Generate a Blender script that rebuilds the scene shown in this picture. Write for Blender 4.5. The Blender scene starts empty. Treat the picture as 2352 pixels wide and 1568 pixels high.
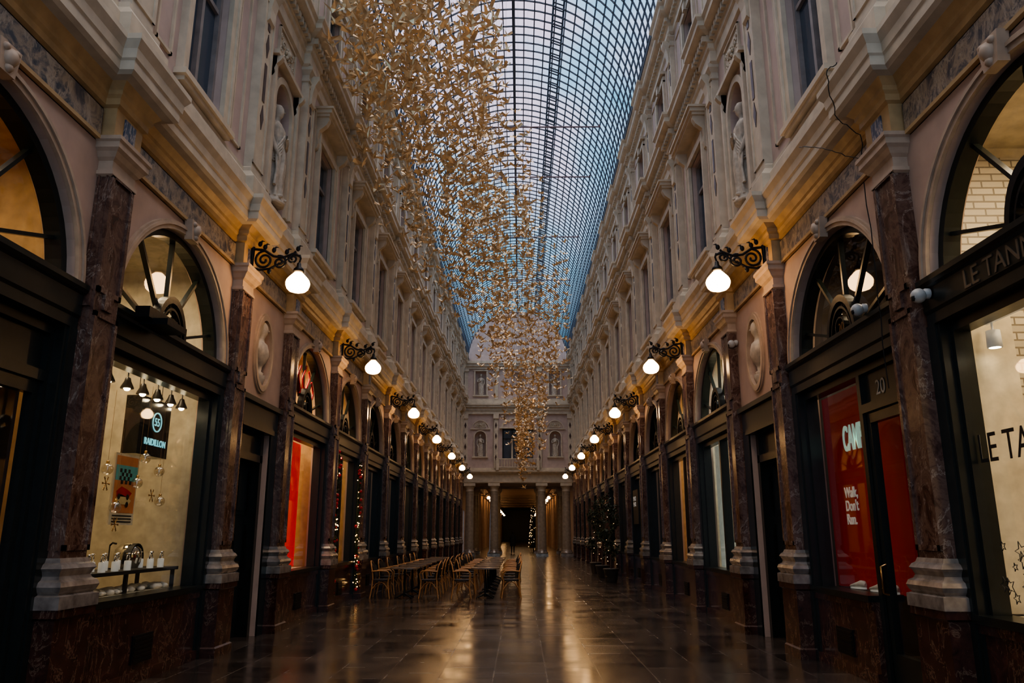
import bpy, math, random
from mathutils import Vector, Matrix
import bmesh
random.seed(7)
SC=bpy.context.scene; COL=SC.collection
pi=math.pi
W=4.08
# ------------------------------------------------------------------ mesh builder
class MB:
    def __init__(s,T=None): s.v=[];s.f=[];s.m=[];s.s=[];s.T=T
    def add(s,vs,fs,mi=0,sm=False):
        o=len(s.v)
        for v in vs:
            s.v.append(tuple(s.T(*v)) if s.T else tuple(v))
        for f in fs: s.f.append([i+o for i in f]); s.m.append(mi); s.s.append(sm)
    def quad(s,a,b,c,d,mi=0): s.add([a,b,c,d],[(0,1,2,3)],mi)
    def box(s,x0,x1,y0,y1,z0,z1,mi=0):
        s.add([(x0,y0,z0),(x1,y0,z0),(x1,y1,z0),(x0,y1,z0),(x0,y0,z1),(x1,y0,z1),(x1,y1,z1),(x0,y1,z1)],
              [(0,3,2,1),(4,5,6,7),(0,1,5,4),(1,2,6,5),(2,3,7,6),(3,0,4,7)],mi)
    def loft(s,rings,mi=0,sm=True,cap=True):
        n=len(rings[0]); vs=[p for r in rings for p in r]; fs=[]
        for i in range(len(rings)-1):
            for j in range(n):
                a=i*n+j;b=i*n+(j+1)%n; fs.append((a,b,b+n,a+n))
        s.add(vs,fs,mi,sm)
        if cap:
            s.add(rings[0],[tuple(range(n))[::-1]],mi); s.add(rings[-1],[tuple(range(n))],mi)
    def lathe(s,prof,cx=0,cy=0,cz=0,n=16,mi=0,ax='z',sy=1.0,sm=True):
        rings=[]
        for r,z in prof:
            ring=[]
            for j in range(n):
                a=2*pi*j/n; u=r*math.cos(a); w=r*math.sin(a)*sy
                if ax=='z': ring.append((cx+u,cy+w,cz+z))
                elif ax=='x': ring.append((cx+z,cy+u,cz+w))
                else: ring.append((cx+u,cy+z,cz+w))
            rings.append(ring)
        s.loft(rings,mi,sm)
    def sqlathe(s,prof,x0,hy,cy=0,mi=0):
        rings=[[(.001,cy-hy-p,z),(x0+p,cy-hy-p,z),(x0+p,cy+hy+p,z),(.001,cy+hy+p,z)] for p,z in prof]
        s.loft(rings,mi,False)
    def tube(s,pts,r,n=6,mi=0,sm=True):
        P=[Vector(p) for p in pts]; rings=[]
        for i,p in enumerate(P):
            d=(P[min(i+1,len(P)-1)]-P[max(i-1,0)])
            if d.length<1e-9: d=Vector((0,0,1))
            d.normalize()
            ref=Vector((0,1,0)) if abs(d.y)<.9 else Vector((1,0,0))
            a=d.cross(ref).normalized(); b=d.cross(a).normalized()
            rr=r[i] if isinstance(r,(list,tuple)) else r
            rings.append([tuple(p+a*rr*math.cos(2*pi*j/n)+b*rr*math.sin(2*pi*j/n)) for j in range(n)])
        s.loft(rings,mi,sm)
    def prism(s,poly,fn,mi=0):
        n=len(poly); a=[fn(u,v,0) for u,v in poly]; b=[fn(u,v,1) for u,v in poly]
        fs=[tuple(range(n))[::-1],tuple(range(n,2*n))]+[(i,(i+1)%n,n+(i+1)%n,n+i) for i in range(n)]
        s.add(a+b,fs,mi)
    def arcband(s,r0,r1,x0,x1,cy,cz,a0=0,a1=pi,n=24,mi=0,ez=1.0):
        rings=[]
        for i in range(n+1):
            a=a0+(a1-a0)*i/n; c=math.cos(a); d=math.sin(a)*ez
            rings.append([(x0,cy+r0*c,cz+r0*d),(x1,cy+r0*c,cz+r0*d),(x1,cy+r1*c,cz+r1*d),(x0,cy+r1*c,cz+r1*d)])
        s.loft(rings,mi,False)
    def disc(s,x,cy,cz,ry,rz,a0=0,a1=2*pi,n=24,mi=0):
        full=abs(a1-a0-2*pi)<1e-6
        pts=[(x,cy+ry*math.cos(a0+(a1-a0)*i/n),cz+rz*math.sin(a0+(a1-a0)*i/n)) for i in range(n if full else n+1)]
        s.add(pts,[tuple(range(len(pts)))],mi)
    def ico(s,c,r,mi=0,sy=1,sz=1,n=8,k=5):
        prof=[(max(r*math.sin(pi*i/k),.0005),-r*math.cos(pi*i/k)*sz) for i in range(k+1)]
        s.lathe(prof,c[0],c[1],c[2],n,mi,'z',sy)

def spiral(cx,cz,r0,r1,a0,a1,y=0,n=22):
    return [(cx+(r0+(r1-r0)*i/n)*math.cos(a0+(a1-a0)*i/n), y, cz+(r0+(r1-r0)*i/n)*math.sin(a0+(a1-a0)*i/n)) for i in range(n+1)]

def setp(o,label=None,cat=None,group=None,kind=None):
    if label:o["label"]=label
    if cat:o["category"]=cat
    if group:o["group"]=group
    if kind:o["kind"]=kind
def mesh_from(name,mb,mats,offset=None,inv=None,recalc=True):
    me=bpy.data.meshes.new(name)
    vs=mb.v
    if inv is not None: vs=[tuple(inv@Vector(v)) for v in vs]
    me.from_pydata(vs,[],mb.f)
    for m in mats: me.materials.append(m)
    me.polygons.foreach_set("material_index",mb.m)
    me.polygons.foreach_set("use_smooth",mb.s)
    if recalc:
        b=bmesh.new(); b.from_mesh(me); bmesh.ops.recalc_face_normals(b,faces=b.faces); b.to_mesh(me); b.free()
    me.update(); return me
def mw(o):
    m=Matrix.LocRotScale(o.location,o.rotation_euler,o.scale)
    return mw(o.parent)@m if o.parent else m
def mk(name,mb,mats,parent=None,world=False,label=None,cat=None,group=None,kind=None,recalc=True):
    if not isinstance(mats,(list,tuple)): mats=[mats]
    if parent is not None:
        inv=mw(parent).inverted() if world else None
        me=mesh_from(name,mb,mats,inv=inv,recalc=recalc); o=bpy.data.objects.new(name,me); COL.objects.link(o); o.parent=parent
    else:
        loc=Vector((0,0,0))
        if world:
            xs=[v[0] for v in mb.v];ys=[v[1] for v in mb.v];zs=[v[2] for v in mb.v]
            loc=Vector(((min(xs)+max(xs))/2,(min(ys)+max(ys))/2,min(zs)))
        me=mesh_from(name,mb,mats,inv=Matrix.Translation(-loc),recalc=recalc); o=bpy.data.objects.new(name,me); COL.objects.link(o); o.location=loc
    setp(o,label,cat,group,kind); return o
def empty(name,loc=(0,0,0),label=None,cat=None,group=None):
    o=bpy.data.objects.new(name,None); COL.objects.link(o); o.location=loc; o.empty_display_size=.1
    setp(o,label,cat,group); return o
def clone(o,parent=None):
    c=o.copy(); COL.objects.link(c)
    if parent: c.parent=parent
    for ch in list(o.children): clone(ch,c)
    return c
def wplace(o,side,y,z=0,lx=0):
    o.location=(side*(W-lx),y,z); o.rotation_euler=(0,0,0 if side<0 else pi)
def WT(side): return lambda x,y,z:(side*(W-x),y,z)

# ------------------------------------------------------------------ materials
def newmat(name):
    m=bpy.data.materials.new(name); m.use_nodes=True; nt=m.node_tree
    b=nt.nodes["Principled BSDF"]; return m,nt,b
def mat(name,c,rough=.6,metal=0,scale=6,amt=.18,bump=.1,coord='Object',emis=None,es=0):
    m,nt,b=newmat(name)
    tc=nt.nodes.new("ShaderNodeTexCoord"); n=nt.nodes.new("ShaderNodeTexNoise"); n.inputs["Scale"].default_value=scale; n.inputs["Detail"].default_value=6
    r=nt.nodes.new("ShaderNodeValToRGB"); r.color_ramp.elements[0].position=.3; r.color_ramp.elements[1].position=.7
    r.color_ramp.elements[0].color=(*[x*(1-amt) for x in c],1); r.color_ramp.elements[1].color=(*[min(1,x*(1+amt)) for x in c],1)
    nt.links.new(tc.outputs[coord],n.inputs["Vector"]); nt.links.new(n.outputs["Fac"],r.inputs["Fac"]); nt.links.new(r.outputs["Color"],b.inputs["Base Color"])
    b.inputs["Roughness"].default_value=rough; b.inputs["Metallic"].default_value=metal
    if bump:
        bp=nt.nodes.new("ShaderNodeBump"); bp.inputs["Strength"].default_value=bump; bp.inputs["Distance"].default_value=.02
        nt.links.new(n.outputs["Fac"],bp.inputs["Height"]); nt.links.new(bp.outputs["Normal"],b.inputs["Normal"])
    if emis: b.inputs["Emission Color"].default_value=(*emis,1); b.inputs["Emission Strength"].default_value=es
    return m
def marble(name,cols,rough=.25,scale=3,vein=(.5,.42,.36),vw=.03,vs=2.2,vf=.85):
    m,nt,b=newmat(name); L=nt.links
    tc=nt.nodes.new("ShaderNodeTexCoord")
    n1=nt.nodes.new("ShaderNodeTexNoise"); n1.inputs["Scale"].default_value=scale; n1.inputs["Detail"].default_value=10; n1.inputs["Roughness"].default_value=.7; n1.inputs["Distortion"].default_value=1.2
    L.new(tc.outputs["Object"],n1.inputs["Vector"])
    r=nt.nodes.new("ShaderNodeValToRGB"); L.new(n1.outputs["Fac"],r.inputs["Fac"])
    e=r.color_ramp.elements; e[0].position=.3; e[1].position=.72; e[0].color=(*cols[0],1); e[1].color=(*cols[-1],1)
    for i,c in enumerate(cols[1:-1]):
        x=e.new(.3+.42*(i+1)/(len(cols)-1)); x.color=(*c,1)
    n2=nt.nodes.new("ShaderNodeTexNoise"); n2.inputs["Scale"].default_value=vs; n2.inputs["Detail"].default_value=9; n2.inputs["Roughness"].default_value=.65; n2.inputs["Distortion"].default_value=1.0
    mp=nt.nodes.new("ShaderNodeMapping"); mp.inputs["Scale"].default_value=(1,1,.55); mp.inputs["Rotation"].default_value=(.5,.3,0)
    L.new(tc.outputs["Object"],mp.inputs["Vector"]); L.new(mp.outputs[0],n2.inputs["Vector"])
    s=nt.nodes.new("ShaderNodeMath"); s.operation='SUBTRACT'; s.inputs[1].default_value=.5; L.new(n2.outputs["Fac"],s.inputs[0])
    a=nt.nodes.new("ShaderNodeMath"); a.operation='ABSOLUTE'; L.new(s.outputs[0],a.inputs[0])
    r2=nt.nodes.new("ShaderNodeValToRGB"); r2.color_ramp.elements[0].color=(vf,vf,vf,1); r2.color_ramp.elements[1].color=(0,0,0,1); r2.color_ramp.elements[1].position=vw; L.new(a.outputs[0],r2.inputs["Fac"])
    mx=nt.nodes.new("ShaderNodeMixRGB"); L.new(r2.outputs["Color"],mx.inputs[0]); L.new(r.outputs["Color"],mx.inputs[1]); mx.inputs[2].default_value=(*vein,1)
    L.new(mx.outputs[0],b.inputs["Base Color"]); b.inputs["Roughness"].default_value=rough
    return m
def glassmat(name,tint=(.95,.97,.95),gl=.04,k=.5,rough=.02):
    m=bpy.data.materials.new(name); m.use_nodes=True; nt=m.node_tree; nt.nodes.clear(); L=nt.links
    o=nt.nodes.new("ShaderNodeOutputMaterial"); t=nt.nodes.new("ShaderNodeBsdfTransparent"); t.inputs[0].default_value=(*tint,1)
    g=nt.nodes.new("ShaderNodeBsdfGlossy"); g.inputs["Roughness"].default_value=rough; g.inputs["Color"].default_value=(.9,.92,.95,1)
    lw=nt.nodes.new("ShaderNodeLayerWeight"); lw.inputs["Blend"].default_value=.5
    pw=nt.nodes.new("ShaderNodeMath"); pw.operation='POWER'; pw.inputs[1].default_value=4; L.new(lw.outputs["Facing"],pw.inputs[0])
    ml=nt.nodes.new("ShaderNodeMath"); ml.operation='MULTIPLY_ADD'; ml.inputs[1].default_value=k; ml.inputs[2].default_value=gl; ml.use_clamp=True
    L.new(pw.outputs[0],ml.inputs[0])
    mx=nt.nodes.new("ShaderNodeMixShader"); L.new(ml.outputs[0],mx.inputs[0]); L.new(t.outputs[0],mx.inputs[1]); L.new(g.outputs[0],mx.inputs[2]); L.new(mx.outputs[0],o.inputs[0])
    return m
def emit(name,c,s):
    m=bpy.data.materials.new(name); m.use_nodes=True; nt=m.node_tree; nt.nodes.clear()
    o=nt.nodes.new("ShaderNodeOutputMaterial"); e=nt.nodes.new("ShaderNodeEmission"); e.inputs[0].default_value=(*c,1); e.inputs[1].default_value=s; nt.links.new(e.outputs[0],o.inputs[0]); return m

M_pink=mat("pink_plaster",(.46,.33,.26),.7,scale=3,amt=.1,bump=.05)
M_lilac=mat("lilac_plaster",(.50,.39,.34),.7,scale=3,amt=.1,bump=.05)
M_cream=mat("cream_stone",(.56,.48,.365),.6,scale=4,amt=.14,bump=.06)
M_capital=mat("rosy_cream_stone",(.44,.33,.24),.5,scale=6,amt=.15,bump=.06)
M_ochre=mat("ochre_moulding",(.46,.31,.15),.5,scale=5,amt=.18,bump=.06)
M_statue=mat("pale_stone",(.48,.42,.34),.7,scale=9,amt=.25,bump=.15)
M_brown=mat("brown_inlay",(.08,.045,.035),.4)
M_marb=marble("red_brown_marble",[(.028,.013,.010),(.075,.036,.026),(.15,.088,.065),(.07,.034,.026),(.13,.078,.06)],.18,3.5,(.40,.32,.26),.012,2.4,.6)
M_plinth=marble("oxblood_marble",[(.015,.006,.004),(.05,.018,.012),(.09,.038,.026)],.18,5,(.28,.19,.13),.014,4,.55)
M_frieze=marble("grey_blue_marble",[(.02,.025,.04),(.08,.075,.08),(.34,.26,.18),(.05,.05,.07)],.3,4,(.42,.34,.25),.03,3)
M_blue=marble("blue_marble",[(.02,.03,.06),(.05,.07,.12),(.09,.12,.18)],.3,6)
M_base=mat("veined_base_stone",(.28,.24,.21),.18,metal=.35,scale=8,amt=.4,bump=.05)
M_wood=mat("black_green_painted_wood",(.010,.013,.011),.28,scale=12,amt=.2,bump=.04)
M_iron=mat("black_wrought_iron",(.010,.010,.011),.4,metal=.5,scale=20)
M_roofiron=mat("blue_grey_iron",(.05,.06,.08),.6,scale=5)
M_winglass=mat("dark_window_glass",(.05,.07,.10),.05,scale=1,bump=0)  # bluish base colour stands in for reflected sky
M_glass=glassmat("shop_glass",(.96,.97,.94),.05,.5)
M_roofglass=glassmat("roof_glass",(.92,.96,1),.0,.1,.1)
M_gold=mat("gold_foil",(.80,.59,.36),.33,metal=.6,scale=8,amt=.3,bump=0)
M_thread=mat("thread",(.2,.17,.13),.6,bump=0)
M_lamp=emit("opal_glass_lit",(1,.58,.25),13)
M_rattan=mat("rattan_cane",(.45,.22,.08),.4,scale=30)
M_weave=mat("dark_weave",(.03,.022,.018),.6,scale=40,bump=.5)
M_table=mat("table_top",(.22,.15,.10),.22,scale=10)
M_darkmetal=mat("dark_metal",(.03,.03,.03),.35,metal=.7)
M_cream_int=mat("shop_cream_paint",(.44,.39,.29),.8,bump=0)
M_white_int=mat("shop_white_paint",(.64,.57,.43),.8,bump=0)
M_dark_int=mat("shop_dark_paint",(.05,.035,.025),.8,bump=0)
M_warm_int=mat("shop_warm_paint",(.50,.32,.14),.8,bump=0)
M_red=mat("red_panel",(.30,.012,.01),.5,bump=0,amt=.05,emis=(.5,.01,.01),es=.03)  # faint emission put into the red so the panels look lit
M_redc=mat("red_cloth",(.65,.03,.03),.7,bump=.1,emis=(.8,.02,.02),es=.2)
M_white=mat("white_lettering",(.7,.7,.67),.5,bump=0,emis=(.9,.9,.85),es=.05)
M_cyan=mat("pale_blue_lettering",(.3,.65,.7),.5,bump=0,emis=(.25,.7,.8),es=.35)
M_black=mat("black_lettering",(.015,.015,.015),.5,bump=0)
M_grey=mat("grey_lettering",(.2,.2,.19),.5,bump=0)
M_chrome=mat("chrome",(.7,.68,.64),.1,metal=1,bump=0)
M_brass=mat("brass",(.5,.3,.12),.25,metal=1,bump=0)
M_fairy=emit("fairy_bulb",(1,.55,.2),6)
M_green=mat("dark_foliage",(.03,.045,.02),.6,scale=15)
M_redorn=mat("red_ornament",(.5,.02,.02),.25,bump=0)
M_skin=mat("skin",(.45,.28,.2),.6,bump=0)
M_coat=mat("dark_cloth",(.02,.02,.028),.8)
M_hair=mat("dark_hair",(.02,.012,.008),.6)
M_terra=mat("dark_pot",(.05,.04,.035),.5)

# floor: stone slabs
m,nt,b=newmat("polished_stone_slabs"); L=nt.links
tc=nt.nodes.new("ShaderNodeTexCoord"); br=nt.nodes.new("ShaderNodeTexBrick"); br.offset=0.5; br.inputs["Scale"].default_value=1
mp=nt.nodes.new("ShaderNodeMapping"); mp.inputs["Rotation"].default_value=(0,0,pi/2); mp.inputs["Location"].default_value=(.1,.13,0)
L.new(tc.outputs["Object"],mp.inputs[0]); L.new(mp.outputs[0],br.inputs["Vector"])
br.inputs["Brick Width"].default_value=.78; br.inputs["Row Height"].default_value=.62; br.inputs["Mortar Size"].default_value=.007; br.inputs["Mortar Smooth"].default_value=.1
br.inputs["Color1"].default_value=(.028,.021,.018,1); br.inputs["Color2"].default_value=(.075,.058,.047,1); br.inputs["Mortar"].default_value=(.11,.09,.075,1); br.inputs["Bias"].default_value=0
no=nt.nodes.new("ShaderNodeTexNoise"); no.inputs["Scale"].default_value=1.6; no.inputs["Detail"].default_value=9; L.new(tc.outputs["Object"],no.inputs["Vector"])
mx=nt.nodes.new("ShaderNodeMixRGB"); mx.blend_type='MULTIPLY'; mx.inputs[0].default_value=.6; L.new(br.outputs["Color"],mx.inputs[1])
rr=nt.nodes.new("ShaderNodeValToRGB"); rr.color_ramp.elements[0].position=.3; rr.color_ramp.elements[0].color=(.45,.42,.4,1); rr.color_ramp.elements[1].position=.7; L.new(no.outputs["Fac"],rr.inputs[0]); L.new(rr.outputs[0],mx.inputs[2]); L.new(mx.outputs[0],b.inputs["Base Color"])
mr=nt.nodes.new("ShaderNodeMapRange"); mr.inputs["From Min"].default_value=.3; mr.inputs["From Max"].default_value=.7; mr.inputs["To Min"].default_value=.08; mr.inputs["To Max"].default_value=.21; L.new(no.outputs["Fac"],mr.inputs["Value"])
sb_=nt.nodes.new("ShaderNodeSeparateColor"); L.new(br.outputs["Color"],sb_.inputs[0])
mr2=nt.nodes.new("ShaderNodeMath"); mr2.operation='MULTIPLY_ADD'; mr2.inputs[1].default_value=1.0; L.new(sb_.outputs[0],mr2.inputs[0]); L.new(mr.outputs[0],mr2.inputs[2]); L.new(mr2.outputs[0],b.inputs["Roughness"])
nf=nt.nodes.new("ShaderNodeMath"); nf.operation='MULTIPLY'; nf.inputs[1].default_value=.3; L.new(no.outputs["Fac"],nf.inputs[0])
ad=nt.nodes.new("ShaderNodeMath"); ad.operation='MULTIPLY_ADD'; ad.inputs[1].default_value=-1.0; L.new(br.outputs["Fac"],ad.inputs[0]); L.new(nf.outputs[0],ad.inputs[2])
bp=nt.nodes.new("ShaderNodeBump"); bp.inputs["Strength"].default_value=.2; bp.inputs["Distance"].default_value=.006; L.new(ad.outputs[0],bp.inputs["Height"]); L.new(bp.outputs[0],b.inputs["Normal"])
M_floor=m
m,nt,b=newmat("painted_brick"); L=nt.links
tc=nt.nodes.new("ShaderNodeTexCoord"); br=nt.nodes.new("ShaderNodeTexBrick"); sx=nt.nodes.new("ShaderNodeSeparateXYZ"); cx=nt.nodes.new("ShaderNodeCombineXYZ")
L.new(tc.outputs["Object"],sx.inputs[0]); 
sm_=nt.nodes.new("ShaderNodeMath"); sm_.operation='ADD'; L.new(sx.outputs[0],sm_.inputs[0]); L.new(sx.outputs[1],sm_.inputs[1])
L.new(sm_.outputs[0],cx.inputs[0]); L.new(sx.outputs[2],cx.inputs[1]); L.new(cx.outputs[0],br.inputs["Vector"])
br.inputs["Scale"].default_value=1; br.inputs["Brick Width"].default_value=.22; br.inputs["Row Height"].default_value=.075; br.inputs["Mortar Size"].default_value=.008
br.inputs["Color1"].default_value=(.62,.56,.45,1); br.inputs["Color2"].default_value=(.48,.43,.34,1); br.inputs["Mortar"].default_value=(.22,.19,.15,1)
L.new(br.outputs[0],b.inputs["Base Color"]); bp=nt.nodes.new("ShaderNodeBump"); bp.invert=True; bp.inputs["Distance"].default_value=.02; L.new(br.outputs["Fac"],bp.inputs["Height"]); L.new(bp.outputs[0],b.inputs["Normal"]); M_brick=m

# ------------------------------------------------------------------ world (dusk sky, zenith brightened above the view as added fill for the walls)
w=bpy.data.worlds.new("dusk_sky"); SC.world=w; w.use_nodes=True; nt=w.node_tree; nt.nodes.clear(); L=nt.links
o=nt.nodes.new("ShaderNodeOutputWorld"); bg=nt.nodes.new("ShaderNodeBackground"); tc=nt.nodes.new("ShaderNodeTexCoord")
n=nt.nodes.new("ShaderNodeTexNoise"); n.inputs["Scale"].default_value=4.2; n.inputs["Detail"].default_value=5; n.inputs["Distortion"].default_value=.6
mp=nt.nodes.new("ShaderNodeMapping"); mp.inputs["Location"].default_value=(.35,.2,0); L.new(tc.outputs["Generated"],mp.inputs[0]); L.new(mp.outputs[0],n.inputs["Vector"])
r=nt.nodes.new("ShaderNodeValToRGB"); e=r.color_ramp.elements; e[0].position=.38; e[0].color=(.14,.42,.60,1); e[1].position=.62; e[1].color=(.80,.66,.82,1)
x=e.new(.5); x.color=(.38,.60,.82,1)
L.new(n.outputs["Fac"],r.inputs[0])
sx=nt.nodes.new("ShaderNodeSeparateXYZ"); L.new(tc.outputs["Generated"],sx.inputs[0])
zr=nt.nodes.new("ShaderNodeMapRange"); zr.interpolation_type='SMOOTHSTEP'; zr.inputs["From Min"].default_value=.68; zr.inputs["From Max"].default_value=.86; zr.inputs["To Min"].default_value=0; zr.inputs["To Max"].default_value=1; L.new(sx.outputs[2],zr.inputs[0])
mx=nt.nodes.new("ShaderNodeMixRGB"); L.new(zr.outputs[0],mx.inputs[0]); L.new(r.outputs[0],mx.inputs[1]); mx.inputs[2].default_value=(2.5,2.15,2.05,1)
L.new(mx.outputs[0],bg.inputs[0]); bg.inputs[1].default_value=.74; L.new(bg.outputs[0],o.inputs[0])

# ------------------------------------------------------------------ bays
BAY=[(-3.7,0,'p'),(0,3.7,'p'),(3.7,7.4,'a'),(7.4,11.2,'a'),(11.2,13.8,'n'),(13.8,17.4,'a')]
y=17.4
while y<55.8: BAY.append((round(y,2),round(y+3.5,2),'a')); y+=3.5
BAY.append((55.9,58.0,'p'))
PIL=[b[0] for b in BAY if b[0]>3.6]
# ------------------------------------------------------------------ walls
def zone(mb,P,y0,y1,z0,z1,op=None,depth=.3,mi=0,back=None):
    Q=lambda a,b,c,d,m=mi: mb.add([P(*a),P(*b),P(*c),P(*d)],[(0,1,2,3)],m)
    if not op: Q((0,y0,z0),(0,y1,z0),(0,y1,z1),(0,y0,z1)); return
    k=op[0]; yc=op[1]
    if k=='rect':
        ys=[yc-op[2],yc+op[2]]; lo=[op[3]]*2; hi=[op[4]]*2
    elif k=='arch':
        rz=op[5] if len(op)>5 else op[2]
        N=28; ys=[yc-op[2]*math.cos(pi*i/N) for i in range(N+1)]; lo=[op[3]]*(N+1); hi=[op[4]+rz*math.sin(pi*i/N) for i in range(N+1)]
    else:
        N=28; ys=[yc-op[2]*math.cos(pi*i/N) for i in range(N+1)]; lo=[op[3]-op[4]*math.sin(pi*i/N) for i in range(N+1)]; hi=[op[3]+op[4]*math.sin(pi*i/N) for i in range(N+1)]
    Q((0,y0,z0),(0,ys[0],z0),(0,ys[0],z1),(0,y0,z1)); Q((0,ys[-1],z0),(0,y1,z0),(0,y1,z1),(0,ys[-1],z1))
    for i in range(len(ys)-1):
        a,b_=ys[i],ys[i+1]
        if lo[i]>z0+.001 or lo[i+1]>z0+.001: Q((0,a,z0),(0,b_,z0),(0,b_,lo[i+1]),(0,a,lo[i]))
        Q((0,a,hi[i]),(0,b_,hi[i+1]),(0,b_,z1),(0,a,z1))
        if lo[i]>.01: Q((0,a,lo[i]),(0,b_,lo[i+1]),(-depth,b_,lo[i+1]),(-depth,a,lo[i]))
        Q((0,a,hi[i]),(0,b_,hi[i+1]),(-depth,b_,hi[i+1]),(-depth,a,hi[i]))
        if back is not None: Q((-depth,a,lo[i]),(-depth,b_,lo[i+1]),(-depth,b_,hi[i+1]),(-depth,a,hi[i]),back)
    for i in (0,-1):
        if hi[i]-lo[i]>.001: Q((0,ys[i],lo[i]),(0,ys[i],hi[i]),(-depth,ys[i],hi[i]),(-depth,ys[i],lo[i]))
for side,nm in ((-1,"wall_left"),(1,"wall_right")):
    mb=MB(); P=lambda x,y,z,s=side:(s*(W-x),y,z)
    for y0,y1,t in BAY:
        yc=(y0+y1)/2
        if t=='p':
            zone(mb,P,y0,y1,0,6.5); zone(mb,P,y0,y1,6.5,14.45,mi=1)
        elif t=='a':
            zone(mb,P,y0,y1,0,6.5,('arch',yc,1.41*(y1-y0)/3.5,0,3.87,1.41),.3)
            zone(mb,P,y0,y1,6.5,10.8,('rect',yc,.6,7.3,9.65),.22,1)
            zone(mb,P,y0,y1,10.8,14.45,('rect',yc,.5,12.0,13.3),.2,1)
        else:
            zone(mb,P,y0,y1,0,3.7,('rect',yc,.72,0,3.25),.45)
            zone(mb,P,y0,y1,3.7,6.5,('oval',yc,.36,4.5,.56),.28,0,back=0)
            zone(mb,P,y0,y1,6.5,10.8,('arch',yc,.46,7.12,8.95),.42,1,back=1)
            zone(mb,P,y0,y1,10.8,14.45,('rect',yc,.45,12.0,13.3),.2,1)
    mk(nm,mb,[M_pink,M_lilac],kind="structure",recalc=False,label="pink plaster gallery wall with arched shop openings")
mb=MB(); mb.quad((-9,-4,0),(9,-4,0),(9,190,0),(-9,190,0)); mk("floor",mb,M_floor,kind="structure",label="dark polished stone slab floor")

# ------------------------------------------------------------------ swept cornices
tn=[0]
def sweep(side,prof,d,hw,mat_,ys=None,y_a=-3.7,y_b=58.0,dentil=None):
    mb=MB(WT(side)); path=[(0,y_a,0)]
    for y in (ys if ys is not None else PIL):
        path+=[(0,y-hw,-1),(d,y-hw,-1),(d,y+hw,1),(0,y+hw,1)]
    path.append((0,y_b,0))
    n=len(prof)
    vs=[(px+p,py+sg*p,z) for px,py,sg in path for p,z in prof]; fs=[]
    for i in range(len(path)-1):
        for j in range(n-1):
            a=i*n+j; fs.append((a,a+1,a+n+1,a+n))
    mb.add(vs,fs)
    if dentil:
        p0,p1,z0,z1,st=dentil; y=3.0
        while y<57.9:
            near=any(abs(y-q)<hw+p1 for q in (ys if ys is not None else PIL))
            o=d if near else 0
            mb.box(o+p0,o+p1,y,y+st*.55,z0,z1); y+=st
    tn[0]+=1
    return mk("trim_%d"%tn[0],mb,mat_,kind="structure",recalc=False)
D2=.3
for s in (-1,1):
    sweep(s,[(0,5.45),(0,5.84),(.04,5.86),(.04,5.93),(.07,5.96),(.07,6.01),(.13,6.08)],.145,.27,M_ochre)
    sweep(s,[(.13,6.08),(.22,6.09),(.26,6.12),(.26,6.22),(.28,6.24),(.29,6.34),(.34,6.42),(.34,6.48),(0,6.54)],.145,.27,M_cream)
    sweep(s,[(0,6.5),(.13,6.5),(.13,6.86),(.10,6.9),(.05,6.98),(.05,7.04),(0,7.08)],.12,.30,M_cream)
    sweep(s,[(p,z+D2) for p,z in [(0,10.2),(.05,10.24),(.05,10.46),(.09,10.5),(.09,10.6),(.12,10.62),(.12,10.76),(.26,10.8),(.32,10.84),(.32,10.94),(.37,11.0),(.37,11.06),(0,11.16)]],.12,.32,M_cream,dentil=(.11,.2,10.63+D2,10.75+D2,.17))
    sweep(s,[(0,11.4),(.1,11.4),(.1,11.7),(.05,11.75),(0,11.77)],.1,.3,M_cream)
    sweep(s,[(0,13.75),(.05,13.8),(.05,13.95),(.1,14.0),(.1,14.1),(.26,14.18),(.3,14.22),(.3,14.34),(.36,14.4),(.36,14.46),(0,14.52)],.1,.3,M_cream,dentil=(.1,.17,14.0,14.1,.17))
    mb=MB(WT(s)); 
    for y0,y1,t in BAY:
        if y0<3: continue
        a,b_=y0+.31,y1-.31
        mb.box(-.02,.03,a,b_,5.50,5.80,0)
        mb.box(-.02,.05,a,b_,5.46,5.50,1)
    tn[0]+=1; mk("trim_%d"%tn[0],mb,[M_frieze,M_ochre],kind="structure",label="grey blue marble frieze strip")

# ------------------------------------------------------------------ level-1 pilaster
mb=MB(); hy=.22; xd=.14
mb.box(.001,xd,-hy,hy,1.36,5.16)
for z0,z1 in ((1.55,3.6),(4.0,5.05)):
    mb.box(xd,xd+.025,-hy,-hy+.05,z0-.1,z1+.1); mb.box(xd,xd+.025,hy-.05,hy,z0-.1,z1+.1)
    mb.box(xd,xd+.025,-hy,hy,z0-.1,z0-.05); mb.box(xd,xd+.025,-hy,hy,z1+.05,z1+.1)
    mb.box(.02,.04,-hy-.015,-hy,z0-.1,z1+.1); mb.box(xd-.04,xd-.02,-hy-.015,-hy,z0-.1,z1+.1)
mb.box(xd,xd+.03,-.08,.08,3.74,3.9); mb.box(.04,.11,-hy-.03,-hy,3.74,3.9)
pil=mk("pilaster",mb,M_marb,label="red-brown veined marble pilaster between shopfronts",cat="pilaster",group="ground floor marble pilasters")
mb=MB(); mb.sqlathe([(.09,0),(.09,.12),(.07,.14),(.07,.86),(.10,.88),(.10,.95)],xd,hy); mk("plinth",mb,M_plinth,pil)
mb=MB(); mb.sqlathe([(.11,.95),(.11,1.06),(.07,1.075),(.09,1.10),(.105,1.14),(.09,1.18),(.055,1.2),(.04,1.23),(.055,1.27),(.075,1.295),(.055,1.33),(.03,1.345),(.015,1.385)],xd,hy); mk("base",mb,M_base,pil)
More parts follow.
